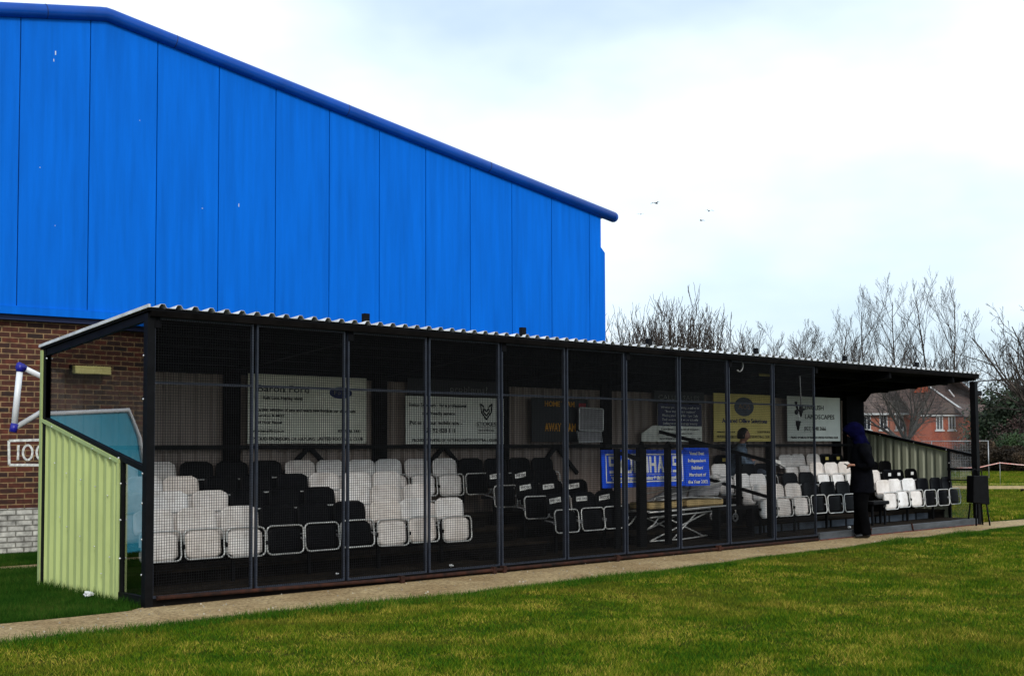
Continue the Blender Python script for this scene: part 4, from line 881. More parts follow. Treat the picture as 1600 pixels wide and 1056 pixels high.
# birds
for i, (x, y, z) in enumerate(((63.58, 47.75, 19.54), (62.76, 48.56, 18.73), (66.51, 45.07, 18.95), (66.11, 45.49, 18.24))):
    s = (.62, .36, .5, .42)[i]
    o = thing('bird', ('largest flying bird, wings spread, highest of the four in the sky', 'smallest flying bird, leftmost of the four in the sky', 'flying bird, rightmost of the four in the sky', 'flying bird banking, lowest of the pair at the right')[i], 'bird', (x, y, z), R_(30*i), 'birds in the sky')
    mb = MB(); mb.tube([(-.35*s, 0, 0), (-.2*s, 0, .01), (0, 0, .03*s), (.2*s, 0, .03*s), (.36*s, 0, .02*s)], [.02*s, .05*s, .09*s, .07*s, .015*s], 8); mb.build('body', 'bird', o)
    for sg in (-1, 1):
        mb = MB(); mb.add([(.12*s, 0, .05*s), (-.12*s, 0, .05*s), (-.16*s, sg*.35*s, .16*s), (.08*s, sg*.35*s, .18*s), (-.2*s, sg*.75*s, .02*s)], [(0, 1, 2, 3), (3, 2, 4)])
        w_ = mb.build('wing', 'bird', o, fix=False); w_.modifiers.new('s', 'SOLIDIFY').thickness = .015*s

# ================================================================== PEOPLE
def skin_part(chains, mats):
    """chains: list of ([(co, r), ...], edges or None). returns joined MB-like mesh data"""
    out = MB()
    for nodes, edges, sub in chains:
        me = bpy.data.meshes.new('k'); E = edges or [(i, i+1) for i in range(len(nodes)-1)]
        me.from_pydata([n[0] for n in nodes], E, []); ob = bpy.data.objects.new('k', me); COL.objects.link(ob)
        md = ob.modifiers.new('s', 'SKIN'); md.use_smooth_shade = True; md.branch_smoothing = .6
        if sub: ss = ob.modifiers.new('u', 'SUBSURF'); ss.levels = sub; ss.render_levels = sub
        for i, n in enumerate(nodes):
            r = n[1]; me.skin_vertices[0].data[i].radius = r if isinstance(r, tuple) else (r, r)
        me.skin_vertices[0].data[0].use_root = True
        bpy.context.view_layer.update()
        e = ob.evaluated_get(bpy.context.evaluated_depsgraph_get()); m2 = bpy.data.meshes.new_from_object(e)
        out.add([v.co[:] for v in m2.vertices], [tuple(p.vertices) for p in m2.polygons], True)
        bpy.data.objects.remove(ob); bpy.data.meshes.remove(me); bpy.data.meshes.remove(m2)
    return out
def hand_chains(wrist, d, pn, side, s=1.0, curl=.6):
    """d: direction of the fingers, pn: palm normal, side: towards the thumb"""
    d, pn, side = Vector(d).normalized(), Vector(pn).normalized(), Vector(side).normalized(); w = Vector(wrist); ch = []
    ch.append(([(tuple(w), .026*s), (tuple(w+d*.045*s), (.040*s, .018*s)), (tuple(w+d*.085*s), (.041*s, .016*s))], None, 1))
    for k, ln in enumerate((.070, .080, .074, .058)):
        b = w + d*.080*s + side*(.030-.0205*k)*s; p1 = b + (d*math.cos(curl*.5)+pn*math.sin(curl*.5))*ln*.45*s; p2 = p1 + (d*math.cos(curl*1.2)+pn*math.sin(curl*1.2))*ln*.32*s; p3 = p2 + (d*math.cos(curl*1.8)+pn*math.sin(curl*1.8))*ln*.25*s
        ch.append(([(tuple(b-d*.02*s), .009*s), (tuple(b), .0092*s), (tuple(p1), .0085*s), (tuple(p2), .008*s), (tuple(p3), .0065*s)], None, 1))
    b = w + d*.03*s + side*.034*s; p1 = b + (d*.6+side*.7+pn*.2).normalized()*.035*s; p2 = p1 + (d*.9+side*.25+pn*.3).normalized()*.03*s; p3 = p2 + (d*.95+pn*.3).normalized()*.022*s
    ch.append(([(tuple(b-side*.015*s), .012*s), (tuple(b), .012*s), (tuple(p1), .0105*s), (tuple(p2), .0095*s), (tuple(p3), .008*s)], None, 1))
    return ch
def head_mesh(c, s, fwd=(1, 0, 0), nod=0):
    """head facing +x, centre c, with nose, brow, lips, chin, ears, eye sockets"""
    mb = MB(); n, m = 28, 22; vs_ = []
    for i in range(m+1):
        th = PI*i/m
        for k in range(n):
            ph = 2*PI*k/n; x, y, z = math.sin(th)*math.cos(ph), math.sin(th)*math.sin(ph), math.cos(th)
            X = x*.098; Y = y*.076; Z = z*.118
            if z < 0: Y *= 1-.28*(-z)**1.3; X *= 1-.10*(-z) if x > 0 else 1-.45*(-z)
            if x > 0:
                f = max(0, x)
                g = lambda cy, cz, wy, wz, a: a*math.exp(-((Y-cy)/wy)**2-((Z-cz)/wz)**2)*f
                X += g(0, -.018, .012, .022, .026)+g(0, .02, .010, .02, .008)+g(0, -.062, .022, .010, .007)+g(0, -.098, .022, .016, .010)
                X += g(0, .030, .05, .009, .006) - g(.030, .008, .016, .011, .011) - g(-.030, .008, .016, .011, .011) + g(.045, -.03, .02, .02, .004) + g(-.045, -.03, .02, .02, .004)
            vs_.append((X, Y, Z))
    fs = [(i*n+k, (i+1)*n+k, (i+1)*n+(k+1) % n, i*n+(k+1) % n) for i in range(m) for k in range(n)]
    for sg in (-1, 1):
        e = MB(); e.sphere((-.008, sg*.076, -.005), (.018, .010, .030), 8, 6); mb_v = len(vs_); vs_ += e.v; fs += [tuple(i+mb_v for i in f) for f in e.f]
    R3 = Euler((0, nod, 0)).to_matrix(); cc = Vector(c)
    vs_ = [tuple(cc + s*(R3 @ Vector(v))) for v in vs_]
    mb.add(vs_, fs, True); return mb
def merge(*mbs):
    o = MB()
    for m_ in mbs:
        k = len(o.v); f0 = len(o.f); o.v += m_.v; o.f += [tuple(i+k for i in f) for f in m_.f]; o.smooth |= {f0+i for i in m_.smooth}
    return o
# --- standing person, facing local +x
P1 = thing('person', 'person standing on the path in black clothes with a navy hood up, head bowed', 'person', (11.80, -.20, .012), R_(128))
# joints
legs_n = [((0, 0, .96), (.13, .10)), ((.0, .10, .90), .088), ((.03, .115, .50), .062), ((-.045, .125, .10), .045), ((.0, -.10, .90), .088), ((.015, -.12, .49), .062), ((.05, -.13, .10), .045)]
legs_e = [(0, 1), (1, 2), (2, 3), (0, 4), (4, 5), (5, 6)]
arm = lambda sg, el, wr: [((.0, sg*.06, 1.42), .06), ((-.01, sg*.185, 1.42), .058), (el, .045), (wr, .030)]
elL, wrL = (-.10, .27, 1.15), (.10, .14, 1.13); elR, wrR = (-.11, -.27, 1.15), (.09, -.12, 1.10)
torso = [((0, 0, .96), (.14, .10)), ((.01, 0, 1.15), (.14, .10)), ((.0, 0, 1.34), (.16, .11)), ((.02, 0, 1.46), (.075, .07)), ((.06, 0, 1.54), .052), ((.085, 0, 1.60), .06)]
body = skin_part([(torso + [((.0, .18, 1.41), .055), (elL, .042), (wrL, .028), ((.0, -.18, 1.41), .055), (elR, .042), (wrR, .028)] + [legs_n[i] for i in (1, 2, 3, 4, 5, 6)],
    [(0, 1), (1, 2), (2, 3), (3, 4), (4, 5), (2, 6), (6, 7), (7, 8), (2, 9), (9, 10), (10, 11), (0, 12), (12, 13), (13, 14), (0, 15), (15, 16), (16, 17)], 1)]
    + hand_chains(wrL, (.85, -.35, .1), (0, -.3, -1), (.1, -1, .3)) + hand_chains(wrR, (.85, .35, .1), (0, .3, -1), (.1, 1, .3)), None)
merge(body, head_mesh((.115, 0, 1.655), 1.0, nod=.45)).build('body', 'skin', P1)
def rings(lst, n=24, sub=4):
    """smooth closed tube of horizontal ellipses (x, y, z, rx, ry)"""
    L_ = [np.array(q, float) for q in lst]; out = []
    for i in range(len(L_)-1):
        p0, p1, p2, p3 = L_[max(i-1, 0)], L_[i], L_[i+1], L_[min(i+2, len(L_)-1)]
        for k in range(sub):
            t = k/sub; out.append(.5*((2*p1)+(-p0+p2)*t+(2*p0-5*p1+4*p2-p3)*t*t+(-p0+3*p1-3*p2+p3)*t**3))
    out.append(L_[-1]); mb = MB(); vs_ = []
    for j, q in enumerate(out):
        for k in range(n):
            a = 2*PI*k/n; f = 1+.018*math.sin(3*a+j*.9)+.012*math.sin(7*a-j*1.7)
            vs_.append((q[0]+q[3]*f*math.cos(a), q[1]+q[4]*f*math.sin(a), q[2]+.004*math.sin(5*a+j)))
    m = len(out); fs = [(i*n+k, i*n+(k+1) % n, (i+1)*n+(k+1) % n, (i+1)*n+k) for i in range(m-1) for k in range(n)]
    fs += [tuple(range(n))[::-1], tuple((m-1)*n+k for k in range(n))]
    mb.add(vs_, fs, True); return mb
def sleeve(pts, rs):
    P = [Vector(p) for p in pts]; out = []; ro = []
    for i in range(len(P)-1):
        for k in range(4):
            t = k/4; p0, p1, p2, p3 = P[max(i-1, 0)], P[i], P[i+1], P[min(i+2, len(P)-1)]
            out.append(.5*((2*p1)+(-p0+p2)*t+(2*p0-5*p1+4*p2-p3)*t*t+(-p0+3*p1-3*p2+p3)*t**3)); ro.append((rs[i]*(1-t)+rs[i+1]*t)*(1+.03*math.sin(i*4+k*2.3)))
    out.append(P[-1]); ro.append(rs[-1]); mb = MB(); mb.tube(out, ro, 14); return mb
merge(rings([(.0, 0, .70, .185, .235), (.0, 0, .85, .180, .225), (.0, 0, 1.02, .165, .205), (.01, 0, 1.18, .165, .215), (.0, 0, 1.33, .165, .235), (-.01, 0, 1.43, .135, .200), (.01, 0, 1.50, .095, .105), (.03, 0, 1.55, .085, .085)]),
      sleeve([(-.01, .16, 1.40), (-.02, .235, 1.33), elL, ((elL[0]+wrL[0])/2, (elL[1]+wrL[1])/2, 1.115), (wrL[0]-.02, wrL[1]+.01, wrL[2])], [.09, .085, .070, .062, .048]),
      sleeve([(-.01, -.16, 1.40), (-.02, -.235, 1.33), elR, ((elR[0]+wrR[0])/2, (elR[1]+wrR[1])/2, 1.105), (wrR[0]-.02, wrR[1]-.01, wrR[2])], [.09, .085, .070, .062, .048])).build('coat', 'coat_black', P1, fix=False)
merge(rings([(0, 0, .78, .13, .17), (0, 0, .92, .14, .18)]),
      sleeve([(0, .095, .90), (.015, .105, .68), (.03, .115, .49), (-.005, .12, .28), (-.04, .125, .05)], [.125, .115, .095, .082, .080]),
      sleeve([(0, -.095, .90), (.01, -.11, .68), (.02, -.12, .49), (.035, -.125, .28), (.05, -.13, .05)], [.125, .115, .095, .082, .080])).build('trousers', 'trouser', P1, fix=False)
for x, y in ((-.045, .125), (.05, -.13)):
    skin_part([([((x-.06, y, .045), (.045, .042)), ((x+.02, y, .055), (.048, .052)), ((x+.10, y, .038), (.050, .034)), ((x+.19, y, .028), (.042, .024))], None, 2)], None).build('shoe', 'shoe', P1)
# hood: a shell open at the face
mb = MB(); n, m_ = 22, 14; vs_ = []
for lay, g in ((0, 1.0), (1, .93)):
    for i in range(m_+1):
        a = R_(-62+ (242)*i/m_)         # from chin-back over the crown to the back of the neck
        for k in range(n+1):
            b = R_(-78+156*k/n)
            # sweep: profile arc in xz, rotated sideways
            rx, rz, ry = .145*g, .165*g, .125*g
            x = math.cos(a)*math.cos(b); z = math.sin(a)*math.cos(b); y = math.sin(b)
            if i == 0: pass
            vs_.append((x*rx, y*ry, z*rz))
mb2 = MB(); vv = []; ff = []
N1, N2 = 20, 16
for lay, g in ((0, 1.0), (1, .92)):
    for i in range(N1+1):
        t_ = i/N1; al = R_(40+ (140)*t_)      # polar angle from facing axis: opening ... back
        for k in range(N2):
            be = 2*PI*k/N2
            x = math.cos(al); rr_ = math.sin(al)
            px = .155*x + .02; py = .118*rr_*math.sin(be); pz = .155*rr_*math.cos(be)
            if pz < 0: pz *= 1.25; px += -.10*pz*0
            px += .035*math.cos(be) if t_ < .3 else 0
            vv.append((px*g, py*g, pz*g))
K = (N1+1)*N2
for i in range(N1):
    for k in range(N2):
        a = i*N2+k; b = i*N2+(k+1) % N2; c = b+N2; d = a+N2
        ff.append((a, b, c, d)); ff.append((K+a, K+d, K+c, K+b))
for k in range(N2): ff.append((k, K+k, K+(k+1) % N2, (k+1) % N2))
R3 = Euler((0, .5, 0)).to_matrix(); vv = [tuple(Vector((.085, 0, 1.665)) + R3 @ Vector(v)) for v in vv]
mb2.add(vv, ff, True); 
mb3 = rings([(-.005, 0, 1.46, .13, .15), (.02, 0, 1.53, .115, .12), (.045, 0, 1.60, .11, .105)])
hd = merge(mb2, mb3).build('hood', 'hood_blue', P1)
mb = MB(); mb.box(-.05, .05, -.09, .09, -.006, .006); o = mb.build('held_phone', 'coat_black', P1, bevel=.003); o.location = (.215, .0, 1.125); o.rotation_euler = (0, -.5, 0)
o.name = 'phone'
# --- seated person
SPX, SPY, SPZ = 11.60, 2.02, .549
P2 = thing('person', 'seated man with short dark hair and arms folded in a grey-blue jacket', 'person', (SPX, SPY, SPZ), R_(-52))
hz = .39
kneeL, kneeR = (.42, .13, hz+.05), (.43, -.11, hz+.07); footL, footR = (.40, .14, -.06), (.46, -.12, -.06)
eL, wL = (.10, .27, hz+.24), (.24, -.04, hz+.27); eR, wR = (.10, -.27, hz+.22), (.25, .05, hz+.24)
tor = [((0, 0, hz+.03), (.14, .11)), ((.0, 0, hz+.20), (.13, .11)), ((.02, 0, hz+.38), (.16, .105)), ((.05, 0, hz+.50), (.07, .065)), ((.07, 0, hz+.57), .052), ((.085, 0, hz+.62), .058)]
bd = skin_part([(tor + [((.02, .17, hz+.45), .052), (eL, .042), (wL, .029), ((.02, -.17, hz+.45), .052), (eR, .042), (wR, .029), ((.06, .10, hz), .085), (kneeL, .06), (footL, .045), ((.06, -.10, hz), .085), (kneeR, .06), (footR, .045)],
    [(0, 1), (1, 2), (2, 3), (3, 4), (4, 5), (2, 6), (6, 7), (7, 8), (2, 9), (9, 10), (10, 11), (0, 12), (12, 13), (13, 14), (0, 15), (15, 16), (16, 17)], 1)]
    + hand_chains(wL, (.15, -1, .05), (-1, 0, 0), (0, 0, 1), .95, .5) + hand_chains(wR, (.15, 1, .0), (-1, 0, 0), (0, 0, 1), .95, .5), None)
hc_ = (.10, 0, hz+.69)
merge(bd, head_mesh(hc_, 1.0, nod=.12)).build('body', 'skin', P2)
# hair cap
mb = MB(); vv = []; n, m_ = 22, 12
for i in range(m_+1):
    th = PI*.66*i/m_
    for k in range(n):
        ph = 2*PI*k/n; x, y, z = math.sin(th)*math.cos(ph), math.sin(th)*math.sin(ph), math.cos(th)
        r = 1.07 + .015*math.sin(ph*7+i)
        X, Y, Z = x*.103*r-.004, y*.081*r, z*.122*r
        if x > .35 and z < .55: X -= .035*(x-.2)/.8; Z = max(Z, .045) 
        vv.append((hc_[0]+X, hc_[1]+Y, hc_[2]+Z))
mb.add(vv, [(i*n+k, (i+1)*n+k, (i+1)*n+(k+1) % n, i*n+(k+1) % n) for i in range(m_) for k in range(n)], True); mb.build('hair', 'hair', P2)
merge(rings([(-.02, 0, hz-.03, .16, .20), (.0, 0, hz+.08, .16, .19), (.0, 0, hz+.22, .15, .20), (.02, 0, hz+.36, .145, .215), (.03, 0, hz+.45, .12, .19), (.05, 0, hz+.51, .085, .095), (.06, 0, hz+.555, .075, .075)]),
      sleeve([(.02, .15, hz+.43), (.02, .22, hz+.37), eL, ((eL[0]+wL[0])/2+.03, (eL[1]+wL[1])/2, hz+.25), (wL[0]-.01, wL[1]+.05, wL[2])], [.085, .078, .066, .058, .045]),
      sleeve([(.02, -.15, hz+.43), (.02, -.22, hz+.37), eR, ((eR[0]+wR[0])/2+.03, (eR[1]+wR[1])/2, hz+.23), (wR[0]-.01, wR[1]-.05, wR[2])], [.085, .078, .066, .058, .045])).build('jacket', 'jacket_blue', P2, fix=False)
skin_part([([((0, 0, hz+.02), (.15, .12)), ((.06, .10, hz+.01), .105), (kneeL, .078), ((.40, .14, .2), .07), ((.40, .14, .02), .065), ((.06, -.10, hz+.01), .105), (kneeR, .078), ((.45, -.12, .2), .07), ((.46, -.12, .02), .065)],
    [(0, 1), (1, 2), (2, 3), (3, 4), (0, 5), (5, 6), (6, 7), (7, 8)], 2)], None).build('trousers', 'jean', P2)
for f in (footL, footR):
    x, y = f[0], f[1]; zf = -.143+.0
    skin_part([([((x-.05, y, zf+.05), (.045, .042)), ((x+.03, y, zf+.05), (.046, .045)), ((x+.18, y, zf+.03), (.042, .026))], None, 2)], None).build('shoe', 'shoe', P2)
mb = MB(); mb.obox((12.12, 1.52, 1.12), (.22, .16, .02), (.5, .2, .4)); mb.obox((12.06, 1.55, 1.16), (.05, .12, .09), (.3, .2, .4))
tag(mb.build('newspaper', 'card_white', bevel=.004), 'folded white newspaper beside the seated man', 'newspaper')

# ================================================================== HOUSES (seen through and beyond the right end)
HO = Vector(far(0, 0)); D110 = 110
def hpos(px, d=D110): return (px-800)/1879.75*d
def at_far(px, d=D110): return Vector(far(hpos(px, d), d, 0))
KH = D110/1879.75
def hx(px): return (px-1333)*KH
def hzv(y): return 1.456+(694.5-y)*KH
ROTH = -YAW
def window(parent, x, z, w, h, y=0, mull=1):
    mb = MB(); t = .07; mb.box(x-w/2, x+w/2, y-.06, y-.002, z, z+t); mb.box(x-w/2, x+w/2, y-.06, y-.002, z+h-t, z+h); mb.box(x-w/2, x-w/2+t, y-.06, y-.002, z+t, z+h-t); mb.box(x+w/2-t, x+w/2, y-.06, y-.002, z+t, z+h-t)
    for k in range(mull): xx = x-w/2+w*(k+1)/(mull+1); mb.box(xx-.03, xx+.03, y-.05, y-.002, z+t, z+h-t)
    mb.box(x-w/2-.12, x+w/2+.12, y-.12, y-.001, z-.12, z-.002)
    f = mb.build('window', 'house_white', parent); mb = MB(); mb.box(x-w/2+t, x+w/2-t, y-.03, y-.001, z+t, z+h-t); mb.build('pane', 'pane', f)
def roof_slab(pts, th, m, name, parent):
    v = [Vector(p) for p in pts]; nrm = (v[1]-v[0]).cross(v[2]-v[0]).normalized()*th
    if nrm.z > 0: nrm = -nrm
    mb = MB(); mb.add([*v, *[p+nrm for p in v]], [(0, 1, 2, 3), (7, 6, 5, 4), (0, 4, 5, 1), (1, 5, 6, 2), (2, 6, 7, 3), (3, 7, 4, 0)]); return mb.build(name, m, parent)
h1 = thing('terraced_house', 'long pale red brick house with white framed windows, left in the side opening', 'house', at_far(1333), ROTH, 'brick houses beyond the stand')
mb = MB(); mb.box(-14, hx(1425), 0, 7, 0, 4.30); mb.build('wall', 'house_brick_pale', h1)
roof_slab([(-14.4, -.4, 4.36), (hx(1460), -.4, 4.36), (hx(1452), 4.4, 8.3), (-14.4, 4.4, 8.3)], .12, 'tiles', 'roof', h1)
roof_slab([(-14.4, 4.42, 8.3), (hx(1452), 4.42, 8.3), (hx(1460), 9, 4.4), (-14.4, 9, 4.4)], .12, 'tiles', 'roof', h1)
mb = MB(); mb.box(-14.4, hx(1458), -.46, -.36, 4.18, 4.34); mb.build('gutter', 'house_white', h1)
for px in (1316, 1354, 1380, 1405): window(h1, hx(px), hzv(671), .72, 1.38, 0)
h2 = thing('gable_house', 'orange brick house with a steep gable edged in white, centre of the side opening', 'house', at_far(1333, 108), ROTH, 'brick houses beyond the stand')
gx0, gx1, gap, gez, gaz = hx(1392), hx(1503), hx(1447), 4.55, 7.5
mb = MB(); mb.prism([(hx(1426), 0), (hx(1512), 0), (hx(1512), 4.15), (hx(1426), 4.15)], 'y', 0, 6); mb.build('wall', 'house_brick', h2)
roof_slab([(hx(1420), -.35, 4.2), (gx1, -.35, 4.3), (gap, 3.4, 7.75), (hx(1405), 3.4, 7.75)], .15, 'tiles_dark', 'roof', h2)
mb = MB(); mb.bar((gap, 3.3, 7.80), (gx1, -.45, 4.36), .12, .14, up=(0, 1, 0)); mb.build('bargeboard', 'house_white', h2)
mb = MB(); mb.prism([(hx(1436), 6.2), (hx(1462), 6.2), (hx(1449), 7.4)], 'y', 1.5, 1.7); mb.build('gable_wall', 'house_brick', h2)
mb = MB(); mb.box(hx(1432), hx(1500), -.25, -.01, 4.02, 4.12); mb.build('lintel_band', 'house_white', h2)
for px in (1465, 1484): window(h2, hx(px), hzv(672), .62, 1.25, 0)
h3 = thing('hipped_house', 'dark tiled house roof behind the white edged gable', 'house', at_far(1333, 116), ROTH, 'brick houses beyond the stand')
K3 = 116/110
mb = MB(); mb.prism([(7.6, 0), (13.0, 0), (13.0, 4.7), (7.6, 4.7)], 'y', .3, 7); mb.build('wall', 'house_brick', h3)
roof_slab([(10.0, 0, 7.95), (14.0, 0, 4.6), (14.0, 8, 4.6), (10.0, 8, 7.95)], .15, 'tiles_dark', 'roof', h3)
roof_slab([(7, -.6, 5.0), (13.4, -.6, 4.75), (10.0, 3, 7.9), (7, 3, 7.9)], .15, 'tiles_dark', 'front_roof', h3)
mb = MB(); mb.bar((11.6, -.1, 6.75), (12.4, -.1, 6.05), .08, .16, up=(0, 1, 0)); mb.build('bargeboard', 'house_white', h3)
mb = MB(); mb.bar((9.5, .6, 6.75), (10.0, .6, 6.1), .1, .14, up=(0, 1, 0)); mb.build('vent', 'house_white', h3)
h4 = thing('brick_house', 'orange brick house wing with one white window right of the corner post', 'house', at_far(1333, 106), ROTH, 'brick houses beyond the stand')
mb = MB(); mb.box(9.9, hx(1553), 0, 6, 0, 3.85); mb.build('wall', 'house_brick', h4)
roof_slab([(9.7, -.4, 3.9), (hx(1561), -.4, 3.9), (hx(1561), 3, 5.0), (9.7, 3, 5.2)], .12, 'tiles_dark', 'roof', h4)
mb = MB(); mb.box(hx(1528), hx(1559), -.48, -.38, 3.74, 3.86); mb.build('gutter', 'house_white', h4)
window(h4, hx(1544), hzv(672), .6, 1.0, 0); window(h4, hx(1532), hzv(670), .3, .8, 0, 0)
h5 = thing('far_house', 'low brown house roof behind the hedge at the right edge', 'house', at_far(1562, 112), ROTH, 'brick houses beyond the stand')
mb = MB(); mb.box(.3, 9, .4, 6, 0, 3.0); mb.build('wall', 'house_brick', h5)
roof_slab([(0, 0, 2.9), (9.4, 0, 2.9), (9.4, 4, 4.9), (.2, 4, 4.9)], .12, 'tiles', 'roof', h5)

# ================================================================== BARE TREES
def grow(seed, style):
    r = random.Random(seed); segs = {0: [], 1: []}
    def branch(p, d, Ln, rad, lev, maxlev, up, nseg, kids_, ang, ratio, wob):
        pts = [p]; rs = [rad]; q = p; dd = d
        for i in range(nseg):
            dd = (dd + Vector((r.gauss(0, wob), r.gauss(0, wob), r.gauss(0, wob)*.6)) + Vector((0, 0, up))).normalized()
            q = q + dd*(Ln/nseg); pts.append(q); rs.append(max(.0085, rad*(1-.78*(i+1)/nseg)))
        segs[0 if lev <= (1 if style != 'tall' else 0) else 1].append((pts, rs, 5 if lev < 2 else 3))
        if lev >= maxlev: return
        for k in range(kids_[lev]):
            t = .22+.76*(k+r.random()*.8)/kids_[lev] if lev or style == 'tall' else .35+.6*r.random()
            t = min(t, .985); i = min(nseg-1, int(t*nseg)); f = t*nseg-i
            bp = pts[i].lerp(pts[i+1], f); bd = (pts[i+1]-pts[i]).normalized()
            ax = bd.cross(Vector((r.gauss(0, 1), r.gauss(0, 1), r.gauss(0, 1)))).normalized()
            nd = (Matrix.Rotation(R_(ang[lev]*(.65+.6*r.random())), 3, ax) @ bd)
            branch(bp, nd, Ln*ratio[lev]*(1.15-.6*t)*(.75+.5*r.random()), max(.0095, rs[i]*.55), lev+1, maxlev, up, max(3, nseg-2), kids_, ang, ratio, wob)
    if style == 'vase':
        def arc(p, q, rad0, rad1, lev, bow, n=6, sides=5):
            pts = []; mid = Vector((p.x*.35+q.x*.65, p.y*.35+q.y*.65, p.z*.62+q.z*.38)) + Vector((r.gauss(0, bow), r.gauss(0, bow), 0))
            for t_ in range(n+1):
                t = t_/n; pts.append(p*(1-t)**2 + mid*2*t*(1-t) + q*t*t + (Vector((r.gauss(0, .03), r.gauss(0, .03), 0)) if 0 < t_ < n else Vector()))
            segs[lev].append((pts, [rad0*(1-t/n)+rad1*t/n for t in range(n+1)], sides)); return pts
        def crown_pt(rho, a, t): return Vector((3.35*rho*math.cos(a), 3.35*rho*math.sin(a), (9.0-2.6*rho**2.4)*t + 1.0*(1-t)))
        for k in range(48):
            rho = math.sqrt((k+.5)/48); a = 2.39996*k
            main = arc(Vector((.3*rho*math.cos(a), .3*rho*math.sin(a), .5)), crown_pt(rho*.97, a, .80+.06*r.random()), .055, .018, 0, .12, 8)
            for j_ in range(7):
                t = .40+.55*(j_+r.random())/7; i_ = int(t*8); bp = main[i_]
                q = bp + Vector((r.gauss(0, .36)+bp.x*.14, r.gauss(0, .36)+bp.y*.14, 1.0+.8*r.random()))
                sec = arc(bp, q, .018, .011, 1, .08, 5, 3)
                for m in range(6):
                    b2 = sec[1+int(r.random()*4.99)]; q2 = b2 + Vector((r.gauss(0, .24), r.gauss(0, .24), .55+.55*r.random()))
                    tw = arc(b2, q2, .012, .009, 1, .05, 3, 3)
                    for m2 in range(2):
                        b3 = tw[1+int(r.random()*2.99)]; q3 = b3 + Vector((r.gauss(0, .13), r.gauss(0, .13), .22+.3*r.random())); segs[1].append(([b3, (b3+q3)/2+Vector((r.gauss(0, .015), r.gauss(0, .015), 0)), q3], [.010, .009, .008], 3))
        segs[0].append(([Vector((0, 0, 0)), Vector((0, 0, .9))], [.4, .36], 8))
    elif style == 'tall':
        branch(Vector((0, 0, 0)), Vector((.02, 0, 1)), 11.6, .12, 0, 3, .09, 10, (15, 8, 4), (44, 32, 32), (.44, .42, .5), .05)
    elif style == 'bush':
        for k in range(10):
            a = 2*PI*r.random(); el = R_(90-40*r.random())
            branch(Vector((.6*math.cos(a), .6*math.sin(a), 0)), Vector((math.cos(a)*math.cos(el), math.sin(a)*math.cos(el), math.sin(el))), 8.4*(.75+.35*r.random()), .05, 1, 4, .07, 6, (0, 11, 7, 4), (0, 30, 30, 32), (0, .36, .5, .5), .06)
    else:   # spreading
        segs[0].append(([Vector((0, 0, 0)), Vector((.05, 0, 1.0)), Vector((0, 0, 1.9))], [.30, .26, .22], 9))
        for k in range(11):
            a = 2*PI*k/11 + r.gauss(0, .3); el = R_(22+45*r.random())
            branch(Vector((0, 0, 1.75)), Vector((math.cos(a)*math.cos(el), math.sin(a)*math.cos(el), math.sin(el))), 4.4*(.8+.4*r.random()), .10, 1, 4, .05, 7, (0, 7, 4, 3), (0, 42, 42, 38), (0, .5, .5, .5), .13)
    return segs
def tree_meshes(seed, style, m):
    out = []
    for part, nm in ((0, 'trunk'), (1, 'crown')):
        segs = grow_cache[seed, style][part]; mb = MB()
        for pts, rs, n in segs: mb.tube(pts, rs, n, cap=False)
        me = bpy.data.meshes.new(nm); me.from_pydata(mb.v, [], mb.f); me.polygons.foreach_set('use_smooth', [True]*len(mb.f)); me.materials.append(M[m]); out.append(me)
    return out
grow_cache = {}; tm_cache = {}
def tree(label, loc, style, seed, m, sc_=1.0, rz=0, group=None, sx=1.0, name='bare_tree'):
    if (seed, style, m) not in tm_cache:
        grow_cache[seed, style] = grow(seed, style); tm_cache[seed, style, m] = tree_meshes(seed, style, m)
    t = thing(name, label, 'tree', loc, rz, group); t.scale = (sc_*sx, sc_*sx, sc_)
    for me in tm_cache[seed, style, m]:
        o = bpy.data.objects.new(me.name, me); COL.objects.link(o); o.parent = t
    return t
def pxd(px, d): return Vector(far((px-800)/1879.75*d, d, 0))
G = 'bare trees behind the stand'
tree('broad bare tree with a rounded many-stemmed crown right of the blue hall', pxd(1052, 60), 'vase', 1, 'bark', 1.0, .4, G, 1.1)
tree('narrow bare tree close to the corner of the blue hall', pxd(972, 66), 'bush', 2, 'bark', .8, .0, G, .75)
bl = [(1178, 78, 'bush', 3, .88, 'low bare bushy tree just right of the rounded tree'), (1222, 80, 'bush', 2, .94, 'low bare bushy tree left of the middle gap'), (1262, 82, 'bush', 3, 1.0, 'bare bushy tree below the first tall tree'),
      (1312, 78, 'tall', 5, .74, 'shortest of the tall bare trees, leftmost of them'), (1352, 84, 'tall', 6, .88, 'second tall bare tree from the left'), (1398, 82, 'tall', 7, .92, 'third tall bare tree from the left'),
      (1446, 84, 'tall', 5, .95, 'fourth tall bare tree, tallest above the roof'), (1492, 80, 'tall', 6, .90, 'rightmost tall bare tree above the roof end'), (1512, 82, 'bush', 2, .8, 'bushy bare tree filling in below the rightmost tall one'),
      (1330, 90, 'bush', 3, .92, 'low twiggy tree between the two leftmost tall ones'), (1420, 92, 'bush', 2, .9, 'low twiggy tree behind the third tall one')]
for i, (px, d, stl, sd, s, lb) in enumerate(bl):
    k = 1.62 if px > 1290 else 1.0
    tree(lb, pxd(px, d*k), stl, sd, 'bark', s*k, 1.1*i, G, .9 if stl == 'tall' else .95)
tree('spreading bare tree with a thick forked trunk in the side opening', pxd(1416, 66), 'spread', 9, 'bark_pale', .88, 2.0, G, .95)
tree('bare tree leaning in from the right edge above the dark evergreen', pxd(1640, 58), 'spread', 10, 'bark', 1.3, .5, G, .75)
tree('tall bare tree at the far right edge', pxd(1650, 64), 'vase', 4, 'bark', .95, .7, G, .8)

